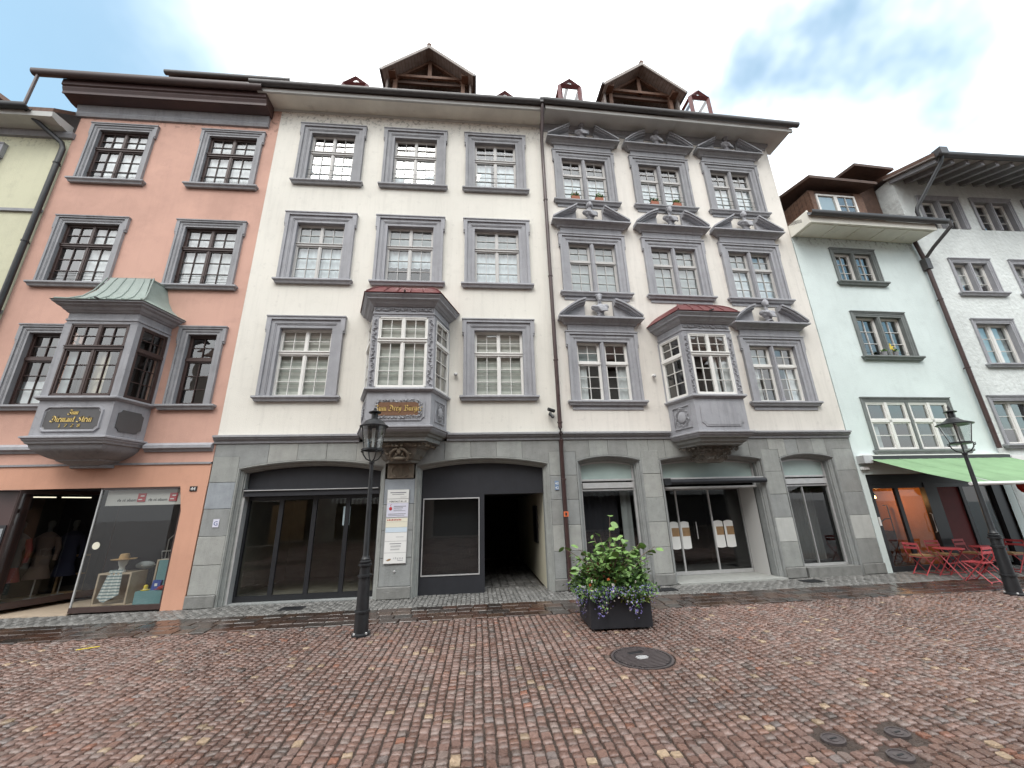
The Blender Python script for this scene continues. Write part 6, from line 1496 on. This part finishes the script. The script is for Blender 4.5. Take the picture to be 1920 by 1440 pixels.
# ================================================================== STREET FURNITURE
def street_lamp(label, x, y, lean, wide):
    t = thing('street_lamp', label, 'street lamp', (x, y, 0)); t.rotation_euler = (0, rad(lean), .3); t['group'] = 'black lantern posts along the street'
    MB().lathe([(.135, 0), (.135, .025), (.105, .04), (.098, .30), (.112, .305), (.112, .33), (.092, .335), (.082, .78), (.10, .785), (.10, .815), (.078, .82), (.076, .93), (.098, .94), (.098, .965), (.07, .975), (.085, .99), (.085, 1.005), (.062, 1.02), (.07, 1.035), (.055, 1.06), (.046, 1.09), (.029, 2.48), (.042, 2.49), (.042, 2.52), (.02, 2.53)], 20).build('post', 'metal_dark', t, smooth=True)
    for k in range(4): a = k * math.pi / 2 + .6; MB().lathe([(.018, .025), (.018, .045), (.008, .052)], 6, (.118 * math.cos(a), .118 * math.sin(a), 0)).build('bolt', 'metal_pale', t)
    b = MB()
    for k in range(4):
        a = k * math.pi / 2 + .3; c, s_ = math.cos(a), math.sin(a)
        b.tube([(.03 * c, .03 * s_, 2.53), (.10 * c, .10 * s_, 2.56), (.15 * c, .15 * s_, 2.63), (.165 * c, .165 * s_, 2.70), (.19 * c, .19 * s_, 2.715), (.185 * c, .185 * s_, 2.675), (.165 * c, .165 * s_, 2.665)], .011, 6)
    b.lathe([(.168, 2.70), (.168, 2.735), (.140, 2.735), (.140, 2.70)], 24); b.build('cradle', 'metal_dark', t, smooth=True)
    R0, R1 = .145, (.205 if not wide else .235)
    g = MB(); n = 24; vs = []
    for r, z in ((R0, 2.735), (R1, 3.10)): vs += [(r * math.cos(2 * math.pi * k / n), r * math.sin(2 * math.pi * k / n), z) for k in range(n)]
    g.add(vs, [(k, (k + 1) % n, n + (k + 1) % n, n + k) for k in range(n)]); g.build('glass', 'lamp_glass', t, smooth=True)
    b = MB()
    for k in range(4): a = k * math.pi / 2 + .3; b.tube([(R0 * math.cos(a), R0 * math.sin(a), 2.73), (R1 * math.cos(a), R1 * math.sin(a), 3.11)], .008, 5)
    b.build('glazing_bar', 'metal_dark', t)
    cap = [(R1 + .025, 3.095), (R1 + .03, 3.115), (R1 - .01, 3.135), (.15, 3.20), (.085, 3.235), (.065, 3.245)] if not wide else [(R1 + .04, 3.085), (R1 + .045, 3.10), (.16, 3.155), (.10, 3.20), (.085, 3.225)]
    MB().lathe(cap, 24).build('cap', 'metal_dark', t, smooth=True)
    MB().lathe([(.055, 3.24), (.052, 3.34), (.10, 3.345), (.105, 3.36), (.045, 3.385), (.02, 3.40), (.02, 3.43 if not wide else 3.46), (.004, 3.44 if not wide else 3.50)], 16).build('chimney', 'metal_dark', t, smooth=True)
    m = MB(); m.lathe([(.03, 3.08), (.022, 2.95), (.022, 2.78), (.012, 2.74)], 12); m.build('mantle', 'white_plate', t, smooth=True)
    return t
street_lamp('black lantern post standing in front of the folding glass shopfront', -1.68, 6.78, -.8, False)
street_lamp('black lantern post with wide cap beside the red cafe chairs', 9.62, 6.99, 1.2, True)

# ---- planter with shrub and trailing flowers
pt = thing('planter', 'square anthracite metal planter box holding the shrub on the cobbles', 'planter', (2.13, 6.66, 0), rad(-2))
b = MB(); hx, hy = .455, .375
b.box(-hx, hx, -hy, -hy + .02, .03, .42); b.box(-hx, hx, hy - .02, hy, .03, .42); b.box(-hx, -hx + .02, -hy + .02, hy - .02, .03, .42); b.box(hx - .02, hx, -hy + .02, hy - .02, .03, .42); b.box(-hx + .02, hx - .02, -hy + .02, hy - .02, .03, .05); b.build('box', 'panel_anthracite', pt)
for sx in (-1, 1):
    for sy in (-1, 1): MB().lathe([(.025, 0), (.025, .03)], 8, (sx * .38, sy * .3, 0)).build('foot', 'metal_dark', pt)
MB().box(-hx + .02, hx - .02, -hy + .02, hy - .02, .36, .40).build('soil', 'soil', pt)
b = MB()
for x, z in ((-.38, .10), (.40, .08)): b.lathe([(.009, 0), (.009, .006)], 8, (0, 0, 0))
r = random.Random(21)
def leaf_mesh(l, w, mt, cup=.15):
    n = 5; vs = []; 
    for i in range(n + 1):
        f = i / n; ww = w * math.sin(math.pi * min(1, f * .93 + .05)) ** .7
        vs += [(-ww, f * l, cup * ww + .05 * l * f * f * -1), (0, f * l, -.06 * l * f * f), (ww, f * l, cup * ww - .05 * l * f * f)]
    b = MB(); b.add(vs, [(3 * i + k, 3 * i + k + 1, 3 * i + k + 4, 3 * i + k + 3) for i in range(n) for k in (0, 1)])
    return b.mesh('leaf', mt, True)
sh = thing('shrub', 'leafy green shrub with large round leaves growing in the planter', 'shrub', (2.13, 6.66, .40))
LM = [leaf_mesh(.13, .058, 'leaf_green'), leaf_mesh(.11, .052, 'leaf_green', .3), leaf_mesh(.145, .064, 'leaf_green', .05), leaf_mesh(.11, .05, 'leaf_dark')]
stems = MB(); tips = []
for k in range(36):
    a = r.uniform(0, 6.28); rr = r.uniform(.25, .68) if k < 24 else r.uniform(.0, .25)
    zt = .76 - .26 * (rr / .68) ** 2 + r.uniform(-.30, .16)
    if k in (3,): a, rr, zt = 1.0, .24, 1.14
    if k in (4,): a, rr, zt = .05, .80, .66
    if k in (5,): a, rr, zt = 3.2, .74, .70
    if k == 6: a, rr, zt = 3.5, .70, .40
    tip = Vector((rr * math.cos(a), rr * math.sin(a) * .8, zt)); mid = Vector((tip.x * .35, tip.y * .35, zt * .55))
    p = [Vector((r.uniform(-.06, .06), r.uniform(-.06, .06), 0)), mid, tip * .8 + Vector((0, 0, .05)), tip]
    stems.tube(p, [.011, .008, .005, .003], 5)
    for j in range(2, 13):
        f = j / 12
        q = (p[0].lerp(mid, f * 2) if f < .5 else mid.lerp(tip, f * 2 - 1)); tips.append((q, f))
stems.build('stem', 'stem_brown', sh)
r.shuffle(tips); tips.sort(key=lambda t: -t[1])
for q, f in tips[:285]:
    d = Vector((q.x, q.y, 0)); az_ = math.atan2(q.y, q.x) - math.pi / 2 + r.gauss(0, 1.0)
    o = obj('leaf', r.choice(LM[:3] if f > .5 else LM), sh, (q.x + r.gauss(0, .02), q.y + r.gauss(0, .02), q.z + r.gauss(0, .02)), (r.gauss(-.15, .4), r.gauss(0, .4), az_))
    s_ = r.uniform(.58, 1.0); o.scale = (s_, s_, s_)
def scatter(n, fn, size, mts, name, parent, seed, blade=True):
    """many tiny leaves or petals as one mesh per colour"""
    rr = random.Random(seed); bs = {m: MB() for m in mts}
    for _ in range(n):
        p, out = fn(rr); m = rr.choice(mts); s = size * rr.uniform(.6, 1.3)
        d = (out + Vector((rr.gauss(0, .6), rr.gauss(0, .6), rr.gauss(0, .5)))).normalized(); u = d.cross(Vector((rr.gauss(0, 1), rr.gauss(0, 1), rr.gauss(0, 1)))).normalized()
        w = s * (.28 if blade else .5)
        if blade: bs[m].add([p, p + d * s * .5 + u * w, p + d * s, p + d * s * .5 - u * w], [(0, 1, 2, 3)])
        else:
            v = d.cross(u); c = p
            pts = [c + (u * math.cos(a) + v * math.sin(a)) * s * (.5 if k % 2 == 0 else .22) + d * (.1 * s if k % 2 == 0 else 0) for k, a in enumerate(np.linspace(0, 2 * math.pi, 11)[:-1])]
            bs[m].add(pts, [tuple(range(10))])
    for m, b in bs.items():
        if b.f:
            me = bpy.data.meshes.new(name); me.from_pydata([tuple(v) for v in b.v], [], b.f); me.materials.append(MATS[m]); o = obj(name, me, parent); o['kind'] = 'stuff'
def inner(rr):
    a, q = rr.uniform(0, 6.28), rr.random() ** .5; p = Vector((.52 * q * math.cos(a), .40 * q * math.sin(a), rr.uniform(.02, .50) * (1.1 - .5 * q))); return p, Vector((math.cos(a), math.sin(a), .3))
mass = MB()
for k in range(620):
    a, q = r.uniform(0, 6.28), r.random() ** .45; hgt = .74 - .30 * q * q
    base = Vector((.60 * q * math.cos(a), .46 * q * math.sin(a), r.uniform(.10, 1.0) * hgt)); s_ = r.uniform(.045, .085)
    d = Vector((math.cos(a) * q + r.gauss(0, .5), math.sin(a) * q + r.gauss(0, .5), r.gauss(.1, .45))).normalized(); u = d.cross(Vector((r.gauss(0, .4), r.gauss(0, .4), 1))).normalized(); n_ = u.cross(d)
    mass.add([base, base + d * s_ * .3 + u * s_ * .38 + n_ * .08 * s_, base + d * s_ * .75 + u * s_ * .33 + n_ * .06 * s_, base + d * s_ * 1.08, base + d * s_ * .75 - u * s_ * .33 + n_ * .06 * s_, base + d * s_ * .3 - u * s_ * .38 + n_ * .08 * s_, base + d * s_ * .55 - n_ * .04 * s_], [(0, 1, 6), (1, 2, 6), (2, 3, 6), (3, 4, 6), (4, 5, 6), (5, 0, 6)])
me = bpy.data.meshes.new('foliage'); me.from_pydata([tuple(v) for v in mass.v], [], mass.f); me.materials.append(MATS['leaf_mid']); fo_ = obj('foliage', me, sh); fo_['kind'] = 'stuff'
scatter(900, inner, .085, ['leaf_dark', 'leaf_dark', 'leaf_green'], 'inner_foliage', sh, 2)
def bronze(rr):
    p = Vector((rr.uniform(-.45, .1), rr.uniform(-.3, .1), rr.uniform(.22, .45))); return p, Vector((-.3, -.3, .4))
scatter(70, bronze, .07, ['leaf_bronze'], 'bronze_foliage', sh, 5)
lb = thing('trailing_lobelia', 'violet lobelia and mixed bedding trailing over the planter rim', 'flowers', (2.13, 6.66, .40), rad(-2))
def rim(rr, drop=.22, spread=.10):
    t_ = rr.uniform(0, 4); k = int(t_); f = (t_ - k) * 2 - 1
    x, y, n = [(f * hx, -hy, (0, -1)), (hx, f * hy, (1, 0)), (f * hx, hy, (0, 1)), (-hx, f * hy, (-1, 0))][k]
    d = rr.random(); clump = (.5 + .5 * math.sin(x * 13 + y * 9 + 2.4)) ** 1.5
    o = abs(rr.gauss(0, spread)) + .01
    p = Vector((x + n[0] * o, y + n[1] * o, .06 + .10 * rr.random() - drop * d * d * (0.2 + 1.0 * clump) + .03)); return p, Vector((n[0], n[1], -.2))
scatter(2600, lambda rr: rim(rr, .2, .06), .05, ['leaf_dark', 'leaf_green'], 'trailing_foliage', lb, 11)
scatter(3400, lambda rr: rim(rr, .32, .07), .026, ['petal_violet', 'petal_violet', 'petal_violet', 'petal_white'], 'violet_blossom', lb, 12, False)
def bed(rr): return Vector((rr.uniform(-hx, hx), rr.uniform(-hy - .02, hy), rr.uniform(.0, .22))), Vector((0, -.2, .6))
scatter(1500, bed, .07, ['leaf_dark', 'leaf_green'], 'bedding_foliage', lb, 13)
def moss(rr): return Vector((rr.uniform(.0, .42), -hy + rr.uniform(-.05, .06), rr.uniform(-.02, .10))), Vector((0, -.4, -.3))
scatter(500, moss, .05, ['leaf_lime'], 'lime_foliage', lb, 14)
for k in range(9):
    m = 'petal_orange' if k % 3 else 'petal_white'; b = MB()
    for j in range(5): a = j * 1.256; b.ball((.014 * math.cos(a), 0, .014 * math.sin(a)), .012, 6, 4, 1, .5, 1)
    b.build('bloom', m, lb, (r.uniform(-.40, .38), -hy + r.uniform(-.02, .12), r.uniform(.10, .30)), r.uniform(-1, 1))

# ---- red folding cafe chairs and tables
S = .84
def chair_proto():
    t = thing('bistro_chair', 'x', 'chair')
    s = lambda *p: tuple(v * S for v in p)
    for sx in (-1, 1):
        x = sx * .19
        MB().tube([s(x, .24, 0), s(x, -.02, .30), s(x, -.24, .55), s(x, -.28, .82)], .0105, 6).build('rear_post', 'paint_red', t)
        MB().tube([s(x * .9, -.24, 0), s(x * .9, .0, .28), s(x * .9, .19, .44)], .0105, 6).build('cross_leg', 'paint_red', t)
    MB().tube([s(-.19, .225, .03), s(.19, .225, .03)], .008, 5).build('stretcher', 'paint_red', t); MB().tube([s(-.17, -.225, .03), s(.17, -.225, .03)], .008, 5).build('stretcher', 'paint_red', t)
    for k in range(5): MB().box(-.195 * S, .195 * S, (-.20 + k * .084) * S, (-.20 + k * .084 + .072) * S, .44 * S, .455 * S).build('seat_slat', 'paint_red', t)
    for z in (.66, .76): MB().box(-.20 * S, .20 * S, -.285 * S, -.268 * S, z * S, (z + .06) * S).build('back_slat', 'paint_red', t, (0, .02 if z < .7 else 0, 0))
    return t
ch0 = chair_proto()
G_CH = 'red folding cafe chairs'
def put_chair(first, x, y, rot, label, cushion=None):
    c = ch0 if first else copy_tree(ch0)
    c.location = (x, y, .0); c.rotation_euler = (0, 0, rot); c['label'] = label; c['group'] = G_CH
    if cushion:
        q = tag(MB().box(-.19 * S, .19 * S, -.19 * S, .21 * S, 0, .03).build('seat_pad', 'wood_oak', None, (x, y, .458 * S), rot), cushion, 'cushion')
        MB().box(-.17 * S, .17 * S, -.17 * S, .19 * S, .03, .038).build('pad_top', 'straw', q)
    return c
put_chair(True, 10.36, 9.02, rad(-90), 'red folding chair with brown pad, nearest the grey stone pier', 'brown seat pad on the chair nearest the grey stone pier')
put_chair(False, 11.05, 9.10, rad(175), 'red folding chair with brown pad, back to the restaurant door', 'brown seat pad on the chair with its back to the restaurant door')
put_chair(False, 10.48, 8.06, rad(8), 'red folding chair with bare seat, closest to the camera')
put_chair(False, 11.85, 9.12, rad(185), 'red folding chair behind the second cafe table, left of lamp post', 'brown seat pad on the chair behind the second cafe table')
put_chair(False, 12.45, 8.85, rad(95), 'red folding chair at right edge, partly behind the lamp post', 'brown seat pad on the chair at right edge behind lamp post')
def cafe_table(x, y, rot, label):
    t = thing('bistro_table', label, 'table', (x, y, 0), rot, 'red round cafe tables'); z = .71 * S; R = .30 * S
    MB().lathe([(R, z - .018), (R + .006, z - .012), (R + .006, z), (R - .006, z + .004), (.001, z + .004)], 28).build('table_top', 'paint_red', t, smooth=True)
    for sx in (-1, 1):
        x_ = sx * .19 * S
        MB().tube([(x_, -.27 * S, 0), (x_, .20 * S, z - .02)], .011, 6).build('leg', 'paint_red', t); MB().tube([(x_ * .9, .27 * S, 0), (x_ * .9, -.20 * S, z - .02)], .011, 6).build('leg', 'paint_red', t)
    for p_, q_ in (((-.19 * S, -.255 * S, .03), (.19 * S, -.255 * S, .03)), ((-.17 * S, .255 * S, .03), (.17 * S, .255 * S, .03)), ((-.19 * S, -.02 * S, .34 * S), (.19 * S, -.02 * S, .34 * S))): MB().tube([p_, q_], .008, 5).build('stretcher', 'paint_red', t)
cafe_table(10.55, 8.58, .05, 'small round red cafe table between the first two chairs')
cafe_table(11.55, 8.62, .3, 'round red cafe table just left of the lamp post')

# ---- flower boxes on the top sills of the ivory house
Mc = hC.matrix_basis
k = 0
for wi, x in enumerate(xsC[:2]):
    for s in (-1, 1):
        lab = 'terracotta flower box on top floor sill, %s of the %s window' % ('left light' if s < 0 else 'right light', ['leftmost', 'middle'][wi])
        t = thing('flower_box', lab, 'flower box', tuple(Mc @ Vector((x + s * .36, -.03, 10.252))), CA, 'flower boxes on the top floor sills')
        b = MB(); b.hprism([(-.11, -.05), (.11, -.05), (.11, .05), (-.11, .05)], 0, .015); b.box(-.12, .12, -.06, -.05, .0, .12); b.box(-.12, .12, .05, .06, 0, .12); b.box(-.12, -.11, -.05, .05, 0, .12); b.box(.11, .12, -.05, .05, 0, .12); b.box(-.11, .11, -.05, .05, .09, .10); b.build('box', 'terracotta', t)
        scatter(90, lambda rr: (Vector((rr.uniform(-.10, .10), rr.uniform(-.05, .05), .10 + rr.random() * .12)), Vector((0, -.2, 1))), .07, ['leaf_green', 'leaf_dark'], 'plant', t, 70 + k)
        scatter(14, lambda rr: (Vector((rr.uniform(-.10, .10), rr.uniform(-.06, .04), .16 + rr.random() * .1)), Vector((0, -1, .4))), .04, ['petal_white' if k % 2 else 'petal_orange'], 'bloom', t, 90 + k, False); k += 1
Md = hD.matrix_basis
for i, (x, lab) in enumerate([(1.98, 'small pot with green plant on the mint house sill'), (2.36, 'small grey pot on the mint house sill beside the star')]):
    t = thing('flower_pot', lab, 'flower pot', tuple(Md @ Vector((x, .03, 5.552))), CA); MB().lathe([(.05, 0), (.07, .11), (.075, .13), (.06, .13), (.055, .1), (.001, .1)], 12).build('pot', 'stone_trim', t, smooth=True); scatter(50, lambda rr: (Vector((rr.uniform(-.06, .06), rr.uniform(-.05, .05), .12 + rr.random() * .06)), Vector((0, -.1, 1))), .06, ['leaf_dark', 'leaf_green'], 'plant', t, 130 + i)
t = thing('star_ornament', 'yellow star ornament on a stick in the mint house window', 'ornament', tuple(Md @ Vector((2.22, .0, 5.56))), CA)
MB().prism([((.13 if i % 2 == 0 else .045) * math.sin(i * math.pi / 5), .26 + (.13 if i % 2 == 0 else .045) * math.cos(i * math.pi / 5)) for i in range(10)], -.012, .012).build('star', 'yellow_paint', t); MB().tube([(0, 0, 0), (0, 0, .25)], .006, 5).build('stick', 'wood_pale', t)

# ================================================================== OPPOSITE SIDE OF THE STREET (mirrored in the panes)
def opposite(x0, x1, h, mt, label, door=None, awning=False):
    w = x1 - x0; t = thing('townhouse', label, 'house', (x1, -6.6, 0), math.pi)
    n = max(2, int(w / 2.3)); xs = [(i + .5) * w / n for i in range(n)]; zs = [4.2 + 2.9 * k for k in range(int((h - 4.5) / 2.9) + 1)]
    hl = [(x - .5, x + .5, z, z + 1.5) for x in xs for z in zs if z + 1.6 < h]; b = MB(); hole_wall(b, 0, w, 0, h, hl + [(.6, w - .6, .1, 2.5)])
    b.quad((0, 0, 0), (0, 7, 0), (0, 7, h), (0, 0, h)); b.quad((w, 0, 0), (w, 7, 0), (w, 7, h), (w, 0, h)); b.build('wall', mt, t); roof(t, -.1, w + .1, h, .5, 44, 4.5)
    for x0_, x1_, z0, z1 in hl:
        f = MB(); f.box(x0_, x0_ + .06, .1, .16, z0, z1); f.box(x1_ - .06, x1_, .1, .16, z0, z1); f.box(x0_, x1_, .1, .16, z0, z0 + .06); f.box(x0_, x1_, .1, .16, z1 - .06, z1); f.box((x0_ + x1_) / 2 - .03, (x0_ + x1_) / 2 + .03, .1, .16, z0, z1); fo_ = f.build('window', 'frame_white', t)
        MB().quad((x0_, .14, z0), (x1_, .14, z0), (x1_, .14, z1), (x0_, .14, z1)).build('pane', 'frame_black', fo_)
    MB().box(.6, w - .6, .25, .3, 0, 2.5).build('shopfront', 'frame_black', t)
    if door:
        d = MB(); d.box(door - .95, door + .95, .05, .2, 0, 2.3)
        for s in (-1, 1):
            for z in (.25, 1.25): d.box(door + s * .47 - .33, door + s * .47 + .33, .02, .06, z, z + .8)
        d.build('door', 'wood_oak', t)
    if awning:
        a = MB(); a.add([(.7, -.05, 2.9), (w - .7, -.05, 2.9), (w - .7, -1.3, 2.35), (.7, -1.3, 2.35), (.7, -1.32, 2.12), (w - .7, -1.32, 2.12)], [(0, 1, 2, 3), (3, 2, 5, 4)]); a.build('awning', awning, t)
opposite(-17, -9, 11.0, 'opp_wall_b', 'house across the street with oak double door', door=2.2)
opposite(-9, -3.2, 11.5, 'opp_wall_a', 'narrow house across the street with striped awning', awning='awning_stripes')
opposite(-3.2, 4.6, 10.8, 'opp_wall_b', 'plain house across the street opposite the passage')
opposite(4.6, 13, 11.6, 'opp_wall_a', 'house across the street opposite the arched shop windows', awning='awning_grey')
opposite(13, 22, 11.0, 'opp_wall_b', 'house across the street opposite the green awning', awning='awning_grey')
